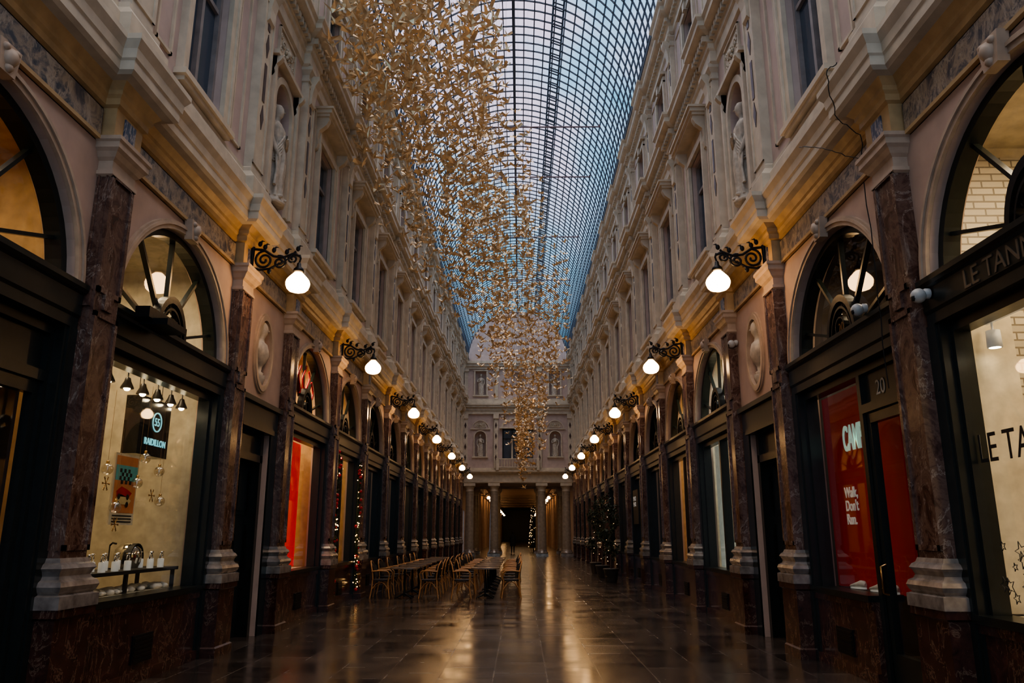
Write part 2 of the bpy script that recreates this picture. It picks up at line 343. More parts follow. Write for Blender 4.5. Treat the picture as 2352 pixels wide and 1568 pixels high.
mb=MB(); mb.sqlathe([(.0,5.10),(.03,5.12),(.03,5.16),(.01,5.17),(.01,5.27),(.04,5.3),(.07,5.35),(.1,5.38),(.1,5.44),(.12,5.46),(.12,5.5)],xd,hy); mk("capital",mb,M_capital,pil)
mb=MB(); mb.sqlathe([(-.01,5.5),(-.01,5.85)],xd,hy,0); mk("frieze_block",mb,M_capital,pil)
mb=MB(); mb.box(xd+.006,xd+.02,-.11,.11,5.56,5.8); mk("marble_inset",mb,M_blue,pil)
first=True
for s in (-1,1):
    for y in PIL:
        o=pil if first else clone(pil); first=False; wplace(o,s,y)
# ------------------------------------------------------------------ upper pilasters
def upper(z0,z1,label,group,xd=.13,hy=.24):
    mb=MB(); mb.box(.001,xd,-hy,hy,z0,z1-.3)
    mb.box(xd,xd+.02,-hy,-hy+.05,z0+.1,z1-.35); mb.box(xd,xd+.02,hy-.05,hy,z0+.1,z1-.35); mb.box(xd,xd+.02,-hy,hy,z0+.1,z0+.15); mb.box(xd,xd+.02,-hy,hy,z1-.4,z1-.35)
    p=mk("upper_pilaster",mb,M_cream,label=label,cat="pilaster",group=group)
    mb=MB(); zz=z0+.45; H=z1-.4
    n=max(1,int((H-zz)/.9)); st=(H-zz)/n
    for i in range(n):
        c=zz+st*(i+.5)-.1
        poly=[(0,c-.22),(.07,c),(0,c+.22),(-.07,c)]
        mb.prism(poly,lambda u,v,k:(xd+.012*k,u,v)); 
        mb.box(xd,xd+.01,-.05,.05,c+.28,c+.28+max(.05,st-.62))
    mk("inlay",mb,M_brown,p)
    mb=MB(); mb.sqlathe([(0,z1-.32),(.03,z1-.3),(.03,z1-.26),(.01,z1-.25),(.01,z1-.16),(.06,z1-.1),(.08,z1-.08),(.08,z1)],xd,hy)
    prof=[(xd,z1-.75),(xd+.05,z1-.7),(xd+.06,z1-.5),(xd+.1,z1-.32),(xd+.17,z1-.2),(xd+.17,z1-.12),(xd,z1-.1)]
    mb.prism(prof,lambda u,v,k:(u,-.12+.24*k,v))
    mk("capital",mb,M_cream,p)
    return p
u2=upper(7.08,10.52,"cream pilaster with dark lozenge inlays, first floor","first floor pilasters")
u3=upper(11.75,13.78,"short cream pilaster with dark inlay, second floor","second floor pilasters",.1,.2)
for u in (u2,u3):
    first=True
    for s in (-1,1):
        for y in PIL:
            o=u if first else clone(u); first=False; wplace(o,s,y)
# ------------------------------------------------------------------ windows
def consol(mb,yc,z0,z1,x1,hw=.07,mi=0):
    h=z1-z0
    prof=[(0,z0),(.05,z0+.03),(.08,z0+h*.2),(.06,z0+h*.4),(.09,z0+h*.6),(x1*.8,z0+h*.75),(x1,z0+h*.9),(x1,z1),(0,z1)]
    mb.prism(prof,lambda u,v,k:(u,yc-hw+2*hw*k,v),mi)
def win2():
    mb=MB()
    for a in (-1,1):
        y0,y1=sorted((a*.6,a*.8)); mb.box(-.01,.07,y0,y1,7.2,9.7); 
        y0,y1=sorted((a*.74,a*.8)); mb.box(.07,.1,y0,y1,7.2,9.8)
        consol(mb,a*.86,9.35,10.08,.28)
        for (p,q,r,t) in ((.98,1.02,7.25,10.2),(1.36,1.40,7.25,10.2)):
            y0,y1=sorted((a*p,a*q)); mb.box(-.01,.035,y0,y1,r,t)
        y0,y1=sorted((a*.98,a*1.4)); mb.box(-.01,.035,y0,y1,7.25,7.29); mb.box(-.01,.035,y0,y1,10.16,10.2)
    mb.box(-.01,.08,-.8,.8,9.65,9.8); mb.box(-.01,.04,-.8,.8,9.8,10.08)
    mb.box(-.01,.3,-.98,.98,10.08,10.14); mb.box(-.01,.35,-1.02,1.02,10.14,10.22); mb.box(-.01,.39,-1.06,1.06,10.22,10.27)
    mb.box(-.2,.16,-.84,.84,7.12,7.2); mb.box(-.01,.12,-.78,.78,7.06,7.12)
    for a in (-1,1):
        y0,y1=sorted((a*.6,a*.53)); mb.box(-.2,-.1,y0,y1,7.3,9.65,2)
    mb.box(-.2,-.1,-.6,.6,7.2,7.37,2); mb.box(-.2,-.1,-.6,.6,9.58,9.65,2); mb.box(-.2,-.1,-.04,.04,7.3,9.65,2); mb.box(-.2,-.12,-.6,.6,8.95,9.02,2)
    mb.quad((-.17,-.6,7.3),(-.17,.6,7.3),(-.17,.6,9.65),(-.17,-.6,9.65),1)
    return mb
def win3(hw=.5):
    mb=MB()
    for a in (-1,1):
        y0,y1=sorted((a*hw,a*(hw+.14))); mb.box(-.01,.06,y0,y1,11.9,13.35)
        y0,y1=sorted((a*hw,a*(hw-.06))); mb.box(-.18,-.1,y0,y1,12.0,13.3,2)
        if hw>.46:
            for (p,q) in ((.85,.88),(1.36,1.39)):
                y0,y1=sorted((a*p,a*q)); mb.box(-.01,.03,y0,y1,11.9,13.5)
            y0,y1=sorted((a*.85,a*1.39)); mb.box(-.01,.03,y0,y1,11.9,11.93); mb.box(-.01,.03,y0,y1,13.47,13.5)
    mb.box(-.01,.07,-hw-.14,hw+.14,13.3,13.46); mb.box(-.01,.14,-hw-.2,hw+.2,13.5,13.58)
    mb.box(-.18,.14,-hw-.18,hw+.18,11.87,11.97)
    mb.prism([(-.08,13.28),(.08,13.28),(.11,13.52),(-.11,13.52)],lambda u,v,k:(.02+.1*k,u,v))
    mb.box(-.18,-.1,-.03,.03,12.0,13.3,2); mb.box(-.18,-.12,-hw,hw,12.8,12.86,2)
    mb.quad((-.16,-hw,11.95),(-.16,hw,11.95),(-.16,hw,13.3),(-.16,-hw,13.3),1)
    return mb
M_sash=mat("sash_paint",(.26,.23,.22),.5)
me2=mesh_from("window_l2",win2(),[M_cream,M_winglass,M_sash]); me3=mesh_from("window_l3",win3(),[M_cream,M_winglass,M_sash]); me3n=mesh_from("window_l3n",win3(.45),[M_cream,M_winglass,M_sash])
wn=0
for s in (-1,1):
    for y0,y1,t in BAY:
        if t=='p': continue
        for me,lab in ((me2 if t=='a' else None,"tall first floor window with cream hood on scroll consoles"),(me3 if t=='a' else me3n,"small second floor window with cream surround")):
            if me is None: continue
            wn+=1; o=bpy.data.objects.new("window_%d"%wn,me); COL.objects.link(o); wplace(o,s,(y0+y1)/2); setp(o,lab,kind="structure")
# ------------------------------------------------------------------ shopfronts
R=1.41; ZS=3.87
def fan_parts(parent,num=None,side=-1):
    mb=MB()
    mb.arcband(R-.085,R+.005,-.24,-.08,0,ZS,n=32)
    for a in (20,55,90,125,160):
        A=math.radians(a); c,sn=math.cos(A),math.sin(A); w_=.018
        p0=(.38*c,.5*sn if a!=90 else .5); p1=((R-.05)*c,(R-.05)*sn); nx,nz=-sn*w_,c*w_
        pts=[(p0[0]-nx,p0[1]-nz),(p1[0]-nx,p1[1]-nz),(p1[0]+nx,p1[1]+nz),(p0[0]+nx,p0[1]+nz)]
        mb.prism(pts,lambda u,v,k:(-.2+.06*k,u,ZS+v))
    mk("fanlight_frame",mb,M_wood,parent)
    mb=MB(); mb.disc(-.17,0,ZS,R-.06,R-.06,0,pi,28); mk("fanlight_glass",mb,M_glass,parent)
    mb=MB()
    mb.arcband(.33,.39,-.16,-.05,0,ZS+.04,n=20,ez=1.45); mb.box(-.16,-.05,-.39,.39,ZS-.02,ZS+.05)
    mb.arcband(.27,.29,-.14,-.06,0,ZS+.04,n=20,ez=1.45)
    mb.arcband(.11,.13,-.14,-.05,0,ZS+.2,0,2*pi,n=16); mb.disc(-.08,0,ZS+.2,.12,.12,n=16); mb.disc(-.1,0,ZS+.2,.11,.11,n=16)
    for sg in (-1,1):
        for cy,cz,r0 in ((.2,.12,.07),(.19,.28,.06),(.1,.4,.06),(.05,.47,.05),(.29,.2,.04)):
            pts=[(-.1,sg*cy+p[0],ZS+cz+p[2]) for p in spiral(0,0,r0,.012,0 if sg>0 else pi,(0 if sg>0 else pi)+sg*3.6*pi,n=18)]
            mb.tube(pts,.016,4)
    mk("medallion_grille",mb,M_iron,parent)
def transom(parent):
    mb=MB()
    prof=[(.001,3.50),(.03,3.50),(.03,3.60),(.05,3.63),(.05,3.83),(.08,3.85),(.10,3.88),(.10,3.93),(.001,3.93)]
    mb.prism(prof,lambda u,v,k:(u,-1.51+3.02*k,v)); mb.box(-.25,.001,-R,R,3.50,3.93); mk("transom",mb,M_wood,parent)
    for a in (-1,1):
        mb=MB(); mb.box(.001,.03,*sorted((a*(R-.01),a*1.54)),0,3.5); mk("side_panel",mb,M_wood,parent)
def riser(parent,y0=-R,y1=R):
    mb=MB(); mb.box(-.25,-.02,y0,y1,0,.84); mb.box(-.25,.02,y0,y1,0,.12); mb.box(-.25,.01,y0,y1,.78,.86)
    mk("stall_riser",mb,M_plinth,parent)
    mb=MB(); c=(y0+y1)/2; mb.box(-.02,.0,c-.22,c+.22,.2,.5); 
    for i in range(6): mb.box(0,.012,c-.2,c+.2,.225+i*.045,.245+i*.045)
    mk("vent_grille",mb,M_iron,parent)
    mb=MB(); mb.box(-.27,.04,y0,y1,.86,.93); mk("sill",mb,M_wood,parent)
def door_leaf(parent,y0,y1,zt=2.95):
    mb=MB(); x0,x1=-.2,-.12
    st=.08
    mb.box(x0,x1,y0,y0+st,.02,zt); mb.box(x0,x1,y1-st,y1,.02,zt); mb.box(x0,x1,y0+st,y1-st,.02,.35); mb.box(x0,x1,y0+st,y1-st,zt-.12,zt)
    d=mk("door",mb,M_wood,parent)
    mb=MB(); mb.quad((-.16,y0+st,.35),(-.16,y1-st,.35),(-.16,y1-st,zt-.12),(-.16,y0+st,zt-.12)); mk("door_glass",mb,M_glass,d)
    mb=MB(); mb.tube([(x1,y0+.07,.95),(x1+.06,y0+.07,.97),(x1+.06,y0+.07,1.25),(x1,y0+.07,1.27)],.012,6); mk("handle",mb,M_brass,d)
    return d
MU=.24
def shopfront(kind,label):
    mb=MB(); x0,x1=-.24,-.08
    mb.box(x0,x1,-R,-R+.1,0,ZS); mb.box(x0,x1,R-.1,R,0,ZS); mb.box(x0,x1,-R,R,3.4,3.55)
    mb.box(x0+.02,x1+.09,-R+.0,-R+.05,0,ZS); mb.box(x0+.02,x1+.09,R-.05,R,0,ZS)
    if kind=='mull': mb.box(x0,x1,-.04,.04,.9,3.5)
    if kind=='split': mb.box(x0,x1,MU-.04,MU+.04,0,3.5); mb.box(x0,x1,MU,R,2.95,3.05)
    o=mk("shopfront",mb,M_wood,label=label,cat="shopfront",group="arched shopfronts")
    fan_parts(o); transom(o)
    if kind in('display','mull'):
        riser(o)
        mb=MB(); mb.quad((-.16,-R+.1,.93),(-.16,R-.1,.93),(-.16,R-.1,3.4),(-.16,-R+.1,3.4)); mk("glass_pane",mb,M_glass,o)
    else:
        riser(o,-R,MU-.04)
        mb=MB(); mb.quad((-.16,-R+.1,.93),(-.16,MU-.04,.93),(-.16,MU-.04,3.4),(-.16,-R+.1,3.4)); mk("glass_pane",mb,M_glass,o)
        mb=MB(); mb.box(-.19,-.14,MU+.04,R-.1,3.05,3.4); mk("overdoor_panel",mb,M_wood,o)
        door_leaf(o,MU+.05,R-.1)
    mb=MB(); mb.arcband(R,R+.05,.001,.04,0,ZS,n=32); mb.arcband(R+.05,R+.085,.001,.06,0,ZS,n=32); mb.arcband(R+.085,R+.11,.001,.04,0,ZS,n=32)
    mk("archivolt",mb,M_capital,o)
    mb=MB(); mb.prism([(-.09,ZS+R-.06),(.09,ZS+R-.06),(.13,ZS+R+.2),(-.13,ZS+R+.2)],lambda u,v,k:(.02+.1*k,u,v))
    mb.ico((.12,0,ZS+R+.08),.07,0,1,1.2,8); mb.ico((.12,.06,ZS+R+.15),.035); mb.ico((.12,-.06,ZS+R+.15),.035); mb.ico((.12,0,ZS+R-.01),.04)
    mk("keystone",mb,M_capital,o)
    return o
sf={'display':shopfront('display',"arched shopfront with single display window"),
    'mull':shopfront('mull',"arched shopfront with divided display window"),
    'split':shopfront('split',"arched shopfront with window and glazed door")}
used=set(); SHOP={}
def put_shop(kind,s,y,w_=3.5):
    o=sf[kind] if kind not in used else clone(sf[kind]); used.add(kind); wplace(o,s,y); o.scale=(1,w_/3.5,1); SHOP[(s,round(y,2))]=o; return o
KINDS={(-1,5.55):'split',(-1,9.3):'display',(1,5.55):'display',(1,9.3):'split',(-1,15.6):'display',(1,15.6):'mull'}
def room(s,y0,y1,mt,depth=2.4,zt=5.45,z0=.0):
    mb=MB(WT(s)); a,b_=y0+.05,y1-.05; x0,x1=-.32,-.32-depth
    mb.quad((x1,a,z0),(x1,b_,z0),(x1,b_,zt),(x1,a,zt)); mb.quad((x0,a,z0),(x1,a,z0),(x1,a,zt),(x0,a,zt)); mb.quad((x0,b_,z0),(x1,b_,z0),(x1,b_,zt),(x0,b_,zt))
    mb.quad((x0,a,zt),(x1,a,zt),(x1,b_,zt),(x0,b_,zt)); mb.quad((x0,a,.01),(x1,a,.01),(x1,b_,.01),(x0,b_,.01))
    return mk("wall_shop_interior",mb,mt,kind="structure",recalc=False,label="painted interior walls of a shop")
def alight(name,loc,size,power,col,rot=(0,0,0),sy=None):
    l=bpy.data.lights.new(name,'AREA'); l.energy=power; l.color=col; l.size=size
    if sy: l.shape='RECTANGLE'; l.size_y=sy
    o=bpy.data.objects.new(name,l); COL.objects.link(o); o.location=loc; o.rotation_euler=rot; return o
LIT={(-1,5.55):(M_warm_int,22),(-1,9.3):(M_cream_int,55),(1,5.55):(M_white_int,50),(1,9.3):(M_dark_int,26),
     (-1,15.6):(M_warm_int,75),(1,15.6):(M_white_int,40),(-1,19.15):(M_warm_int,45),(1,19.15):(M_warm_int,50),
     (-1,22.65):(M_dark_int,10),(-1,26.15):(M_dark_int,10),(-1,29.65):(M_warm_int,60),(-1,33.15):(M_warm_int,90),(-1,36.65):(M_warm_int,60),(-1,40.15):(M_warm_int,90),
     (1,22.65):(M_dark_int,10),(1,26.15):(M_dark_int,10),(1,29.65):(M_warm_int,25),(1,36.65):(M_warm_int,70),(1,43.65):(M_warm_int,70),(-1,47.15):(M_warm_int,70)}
rl=random.Random(3)
for s in (-1,1):
    for y0,y1,t in BAY:
        if t!='a': continue
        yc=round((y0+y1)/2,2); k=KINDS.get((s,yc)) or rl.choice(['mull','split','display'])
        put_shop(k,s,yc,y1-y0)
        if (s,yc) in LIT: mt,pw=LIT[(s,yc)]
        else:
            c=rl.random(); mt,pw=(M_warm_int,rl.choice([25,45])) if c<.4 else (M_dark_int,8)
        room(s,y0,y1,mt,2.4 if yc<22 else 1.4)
        alight("shop_ceiling_lamp",(s*(W+1.2),yc,5.3),1.2,pw,(1,.76,.48) if not (s==1 and yc==15.6) else (.95,.95,.9))
# ------------------------------------------------------------------ narrow bays
def bust():
    mb=MB()
    def el(z,rx,ry,cx=0,cy=0,f=0,n=20): return [(cx+ry*math.cos(2*pi*j/n)*(1+f*math.cos(7*2*pi*j/n)),cy+rx*math.sin(2*pi*j/n)*(1+f*math.cos(7*2*pi*j/n)),z) for j in range(n)]
    mb.loft([el(0,.09,.08),el(.04,.11,.1),el(.07,.06,.06),el(.14,.07,.07),el(.17,.1,.09,f=.05),el(.24,.17,.12,.01,f=.07),el(.36,.26,.15,.01,f=.07),el(.46,.27,.14,f=.04),el(.53,.2,.12),el(.57,.09,.08),el(.62,.06,.065,.01),el(.66,.065,.075,.02),el(.70,.08,.1,.02),el(.77,.09,.115,.02),el(.84,.09,.11,.01),el(.9,.06,.08),el(.93,.01,.01)])
    mb.add([(.13,0,.785),(.155,-.02,.74),(.155,.02,.74),(.12,0,.73)],[(0,1,2),(1,3,2),(0,3,1),(0,2,3)])
    for i in range(11):
        a=pi*i/10; mb.ico((-.02,.095*math.cos(a),.80+.09*math.sin(a)),.035)
    mb.ico((-.1,0,.82),.06)
    return mb
def statue_parts(parent=None,mirror=1):
    mb=MB(lambda x,y,z:(x,y*mirror,z))
    def el(z,rx,ry,cx=0,cy=0,f=0,ph=0,n=40): 
        out=[]
        for j in range(n):
            a=2*pi*j/n; k=1+f*math.cos(9*a+ph)+f*.5*math.cos(14*a-ph*2)
            out.append((cx+ry*math.cos(a)*k,cy+rx*math.sin(a)*k,z))
        return out
    R_=[(.12,.25,.20,0,0,.13,0),(.2,.23,.18,.01,0,.14,.3),(.45,.21,.17,.02,.01,.14,.7),(.7,.205,.17,.03,.02,.13,1.1),(.9,.21,.175,.03,.03,.11,1.5),(1.05,.205,.165,.02,.03,.09,2),(1.18,.165,.135,.01,.01,.06,2.4),(1.3,.17,.14,.02,0,.06,2.8),(1.42,.20,.15,.02,0,.05,3),(1.5,.205,.125,.01,0,.03,3),(1.555,.16,.105,0,0,.02,0),(1.6,.075,.075,0,0,0,0),(1.64,.055,.057,.01,0,0,0),(1.68,.06,.068,.02,0,0,0),(1.72,.075,.09,.03,0,0,0),(1.79,.086,.105,.03,0,0,0),(1.86,.086,.105,.02,0,0,0),(1.92,.065,.08,.01,0,0,0),(1.95,.02,.02,0,0,0,0)]
    mb.loft([el(*r) for r in R_])
    mb.add([(.135,0,1.82),(.165,-.018,1.775),(.165,.018,1.775),(.12,0,1.765)],[(0,1,2),(1,3,2),(0,3,1),(0,2,3)])
    for i in range(9):
        a=pi*i/8; mb.ico((-.01,.09*math.cos(a),1.82+.1*math.sin(a)),.035)
    mb.ico((-.1,0,1.84),.055)
    mb.tube([(0,.2,1.5),(.0,.27,1.4),(.04,.29,1.22),(.13,.22,1.17),(.2,.08,1.22),(.22,.0,1.27)],[.06,.065,.055,.05,.036,.03],8)
    mb.tube([(0,-.2,1.5),(.0,-.27,1.38),(.03,-.29,1.18),(.1,-.28,1.0),(.14,-.24,.9),(.15,-.22,.84)],[.06,.065,.055,.046,.034,.028],8)
    for k in range(4): mb.tube([(.22,0-.01*k,1.29-.018*k),(.235,-.05,1.3-.02*k),(.22,-.085,1.29-.02*k)],.011,5)
    for k in range(4): mb.tube([(.15+.01*k-.02,-.22,.85),(.16+.012*k-.02,-.215,.8),(.15+.012*k-.02,-.2,.765)],.011,5)
    for k in range(5): mb.tube([(.04,.2,1.5-.02*k),(.15,.08,1.38-.05*k),(.16,-.08,1.2-.07*k),(.1,-.2,1.0-.06*k),(.02,-.24,.8)],.022,6)
    for k in range(4): mb.tube([(.12,-.23+.02*k,.95),(.15,-.22+.03*k,.6),(.13,-.24+.035*k,.3)],[.03,.022,.03],6)
    for sg in (-1,1): mb.tube([(.12,sg*.09,.14),(.2,sg*.1,.135),(.26,sg*.11,.125)],[.045,.04,.02],7)
    o=mk("statue",mb,M_statue,label="pale stone statue of draped standing figure in niche",cat="statue",group="niche statues")
    mb=MB(); mb.lathe([(.25,0),(.27,.02),(.27,.05),(.24,.07),(.24,.12)],0,0,0,8); mk("plinth",mb,M_statue,o)
    return o
def relief(mb,w_,h,cy,cz,x=.02):
    mb.box(.001,x,cy-w_/2,cy+w_/2,cz-h/2,cz+h/2)
    for a in (-1,1):
        mb.box(x,x+.03,*sorted((cy+a*w_/2,cy+a*(w_/2-.03))),cz-h/2,cz+h/2); mb.box(x,x+.03,cy-w_/2,cy+w_/2,*sorted((cz+a*h/2,cz+a*(h/2-.03))))
        for (oy,oz,r0) in ((.17,.05,.09),(.27,-.1,.07),(.12,-.16,.07),(.28,.14,.06)):
            mb.tube([(x+.01,cy+a*(oy*w_/.75+p[0]),cz+oz*h/.6+p[2]) for p in spiral(0,0,r0,.01,0 if a>0 else pi,a*3.2*pi+(0 if a>0 else pi),n=14)],.016,5)
    mb.ico((x+.02,cy,cz),.07); 
    for i in range(6): mb.ico((x+.02,cy+.09*math.cos(i*pi/3),cz+.09*math.sin(i*pi/3)),.035)
yc=12.5
mb=MB()
mb.arcband(.36,.42,.001,.05,0,4.5,0,2*pi,40,ez=.56/.36*.98); mb.arcband(.42,.46,.001,.03,0,4.5,0,2*pi,40,ez=.56/.36*.94)
ov=mk("oval_frame",mb,M_capital,label="moulded cream oval niche surround above door",cat="niche frame",group="oval niche frames")
b1=mk("bust",bust(),M_statue,label="pale stone portrait bust on small pedestal in oval niche",cat="bust",group="busts in oval niches")
mb=MB(); mb.lathe([(.02,-.36),(.05,-.3),(.045,-.22),(.1,-.14),(.13,-.05),(.13,0)],.0,0,0,12); mk("bracket",mb,M_statue,b1)
st1=statue_parts(); st2=statue_parts(mirror=-1)
wplace(st1,-1,yc,7.13,-.08); wplace(st2,1,yc,7.13,-.08)
for s,o,bb in ((-1,ov,b1),(1,clone(ov),clone(b1))):
    wplace(o,s,yc); wplace(bb,s,yc,4.12,-.06)
    mb=MB(); x0=-.42
    mb.box(x0,-.1,-.72,-.6,0,3.25); mb.box(x0,-.1,.6,.72,0,3.25); mb.box(x0,-.1,-.72,.72,2.75,2.87); mb.box(x0,-.16,-.6,.6,2.87,3.25); mb.box(-.2,.06,-.78,.78,3.22,3.3); mb.box(-.05,.03,-1.0,1.0,3.3,3.62); mb.box(-.05,.1,-1.03,1.03,3.62,3.7)
    mb.box(-.36,-.3,-.6,.6,0,2.75); mb.box(-.3,-.27,-.02,.02,0,2.75)
    for a in (-1,1):
        for z0,z1 in ((.25,.8),(.95,1.75),(1.9,2.6)):
            y0,y1=sorted((a*.12,a*.52)); mb.box(-.3,-.285,y0,y1,z0,z1); mb.box(-.285,-.27,y0+.06,y1-.06,z0+.06,z1-.06)
        mb.box(-.01,.02,*sorted((a*.72,a*1.05)),0,3.3)
    d=mk("door_%d"%(1 if s<0 else 2),mb,M_wood,kind="structure",label="dark panelled double door in narrow bay"); wplace(d,s,yc)
    mb=MB(); mb.ico((-.23,.06,1.05),.035); mb.box(-.27,-.255,.2,.42,1.1,1.17); mk("knob",mb,M_brass,d)
    mb=MB()
    for a in (-1,1):
        mb.box(.001,.06,*sorted((a*.46,a*.58)),7.1,8.95); mb.box(.001,.1,*sorted((a*.62,a*.72)),7.1,9.6)
        consol(mb,a*.67,9.2,9.6,.2,.05)
    mb.arcband(.46,.58,.001,.06,0,8.95,n=24); mb.box(.001,.16,-.8,.8,9.6,9.68)
    relief(mb,.95,.62,0,10.08)
    tn[0]+=1; o2=mk("trim_%d"%tn[0],mb,M_cream,kind="structure",label="cream niche surround with carved foliage relief"); wplace(o2,s,yc)
# ------------------------------------------------------------------ lamps
def lamp():
    mb=MB()
    r=.021
    mb.tube([(.17,0,5.60),(.18,0,5.95)],.03,6)
    mb.tube([(.17,0,5.92),(.35,0,5.9),(.5,0,5.8),(.65,0,5.78),(.8,0,5.84),(.90,0,5.80)],r,6)
    mb.tube(spiral(.36,5.74,.15,.02,pi*.5,pi*.5+3.6*pi,n=34),r*.9,6)
    mb.tube(spiral(.60,5.70,.11,.015,pi*.6,pi*.6-3.4*pi,n=30),r*.9,6)
    mb.tube(spiral(.80,5.76,.09,.015,pi*.2,pi*.2+3.2*pi,n=26),r*.8,6)
    mb.tube([(.18,0,5.62),(.3,0,5.58),(.45,0,5.60),(.56,0,5.66),(.7,0,5.72),(.84,0,5.88)],r*.9,6)
    for px,pz in ((.36,5.95),(.5,5.9),(.70,5.87),(.87,5.92),(.28,6.0),(.45,5.56)):
        mb.ico((px,0,pz),.035,0,.5,1.3)
        mb.tube([(px,0,pz),(px+.03,0,pz+.05),(px+.07,0,pz+.04)],[.02,.015,.004],5)
    mb.tube([(.90,0,5.82),(.92,0,5.76),(.90,0,5.68)],.015,6)
    o=mk("bracket_lamp",mb,M_iron,label="black wrought iron scroll bracket lamp with lit opal globe",cat="lamp",group="lit bracket lamps along the arcade")
    mb=MB(); mb.lathe([(.012,.22),(.03,.2),(.035,.15),(.075,.11),(.085,.07),(.065,.06)],.90,0,5.48,16); mk("lamp_cap",mb,M_iron,o)
    pr=[(.005,-.21),(.07,-.205),(.125,-.185),(.160,-.15),(.178,-.10)]
    for i in range(6):
        z=-.06+i*.026; rr=[.181,.174,.158,.136,.112,.088][i]; pr+=[(rr,z),(rr-.004,z+.011)]
    pr+=[(.06,.1)]
    mb=MB(); mb.lathe(pr,.90,0,5.43,24); mk("lamp_globe",mb,M_lamp,o)
    return o
lp=lamp(); first=True
LY=[11.2,17.4,24.4,31.4,38.4,45.4,52.4]+[84,91,98,105,112,120,130,140,152,165]
for s in (-1,1):
    for y in LY:
        o=lp if first else clone(lp); first=False; wplace(o,s,y,-.08)
# ------------------------------------------------------------------ roof
RZ=14.45; RR=3.78
def vp(a,off=0,y=0): return ((RR+off)*math.cos(a),y,RZ+(RR+off)*math.sin(a))
mb=MB(); N=32; 
for i in range(N):
    a0=pi*i/N;a1=pi*(i+1)/N; mb.quad(vp(a0,.02,-3.7),vp(a1,.02,-3.7),vp(a1,.02,58),vp(a0,.02,58))
mk("ceiling",mb,M_roofglass,kind="structure",recalc=False,label="barrel-vaulted glass roof")
def rib(mb,y,wd,dp,n=28):
    rings=[]
    for i in range(n+1):
        a=pi*i/n; rings.append([vp(a,-dp,y-wd/2),vp(a,-dp,y+wd/2),vp(a,0,y+wd/2),vp(a,0,y-wd/2)])
    mb.loft(rings,0,False)
mb=MB(); y=-3.5
while y<57.9: rib(mb,y,.034,.046); y+=.44
tn[0]+=1; mk("trim_%d"%tn[0],mb,M_roofiron,kind="structure",label="fine curved iron glazing bars")
mb=MB()
for i in range(1,34):
    a=pi*i/34; c=math.cos(a); sn=math.sin(a)
    t=.017; nx,nz=-sn*t,c*t
    for_=[((RR-.03)*c-nx,(RR-.03)*sn-nz),((RR-.03)*c+nx,(RR-.03)*sn+nz),((RR+.01)*c+nx,(RR+.01)*sn+nz),((RR+.01)*c-nx,(RR+.01)*sn-nz)]
    mb.prism(for_,lambda u,v,k:(u,-3.7+61.7*k,RZ+v))
mb.box(-.05,.05,-3.7,58,RZ+RR-.1,RZ+RR)
for s in (-1,1): mb.box(s*RR-.08,s*RR+.08,-3.7,58,RZ-.02,RZ+.12)
tn[0]+=1; mk("trim_%d"%tn[0],mb,M_roofiron,kind="structure",label="longitudinal iron glazing bars and ridge beam")
mb=MB(); a=math.radians(68)
def cw(o,h,y): 
    p=vp(a,.12+h,y); return (p[0]+math.sin(a)*o,p[1],p[2]-math.cos(a)*o)
for o_ in (-.18,.18): mb.tube([cw(o_,0,-3),cw(o_,0,57.5)],.035,4)
y=-3
while y<57.5: mb.tube([cw(-.18,0,y),cw(.18,0,y)],.03,4); y+=.3
mk("roof_ladder",mb,M_roofiron,label="long iron maintenance ladder lying along glass roof",cat="ladder")
tbm=MB(); zt=1.9; hw=math.sqrt(RR*RR-zt*zt)-.09
tbm.tube([(-hw,0,0),(hw,0,0)],.032,6); tbm.tube([(-hw,0,.0),(-hw,0,.08)],.04,6); tbm.tube([(hw,0,.0),(hw,0,.08)],.04,6)
tb=mk("tie_rod",tbm,mat("reddish_steel",(.16,.1,.11),.5),label="thin reddish steel tie rod spanning the roof vault",cat="tie rod",group="roof tie rods")
for i,y in enumerate([26.3,30.5,37.4,44.4,51.4]):
    o=tb if i==0 else clone(tb); o.location=(0,y,RZ+zt)
# ------------------------------------------------------------------ end facade
P=lambda x,u,z:(u,58-x,z)
mb=MB(); Q=zone
for a,b_ in ((-4.08,-1.5),(1.5,4.08)):
    c=(a+b_)/2
    Q(mb,P,a,b_,5.25,10.5,('arch',c,.42,7.15,8.6),.35,0,back=0)
    Q(mb,P,a,b_,10.5,14.45,('rect',c,.42,11.75,13.6),.3,0,back=0)
Q(mb,P,-1.5,1.5,5.25,10.5,('rect',0,1.15,6.95,9.2),.3,0); Q(mb,P,-1.5,1.5,10.5,14.45,('rect',0,.5,11.8,13.5),.3,0,back=0)
n=24
pts=[P(0,-4.08,14.45)]+[P(0,-(RR+.1)*math.cos(pi*i/n),14.45+(RR+.1)*math.sin(pi*i/n)) for i in range(n+1)]+[P(0,4.08,14.45)]
mb.add(pts,[tuple(range(len(pts)))],0)
mk("wall_end",mb,M_lilac,kind="structure",recalc=False,label="pink end facade with statue niches and arched gable")
mb=MB(P)
def hb(p,z0,z1): mb.box(-.02,p,-4.0,4.0,z0,z1)
for p,z0,z1 in ((.1,5.25,5.55),(.06,5.55,5.9),(.25,5.9,6.0),(.35,6.0,6.12),(.12,6.12,6.3),(.14,10.3,10.55),(.2,10.55,10.8),(.35,10.8,10.95),(.42,10.95,11.1),(.12,11.1,11.45),(.12,13.75,13.95),(.25,13.95,14.15),(.35,14.15,14.35)): hb(p,z0,z1)
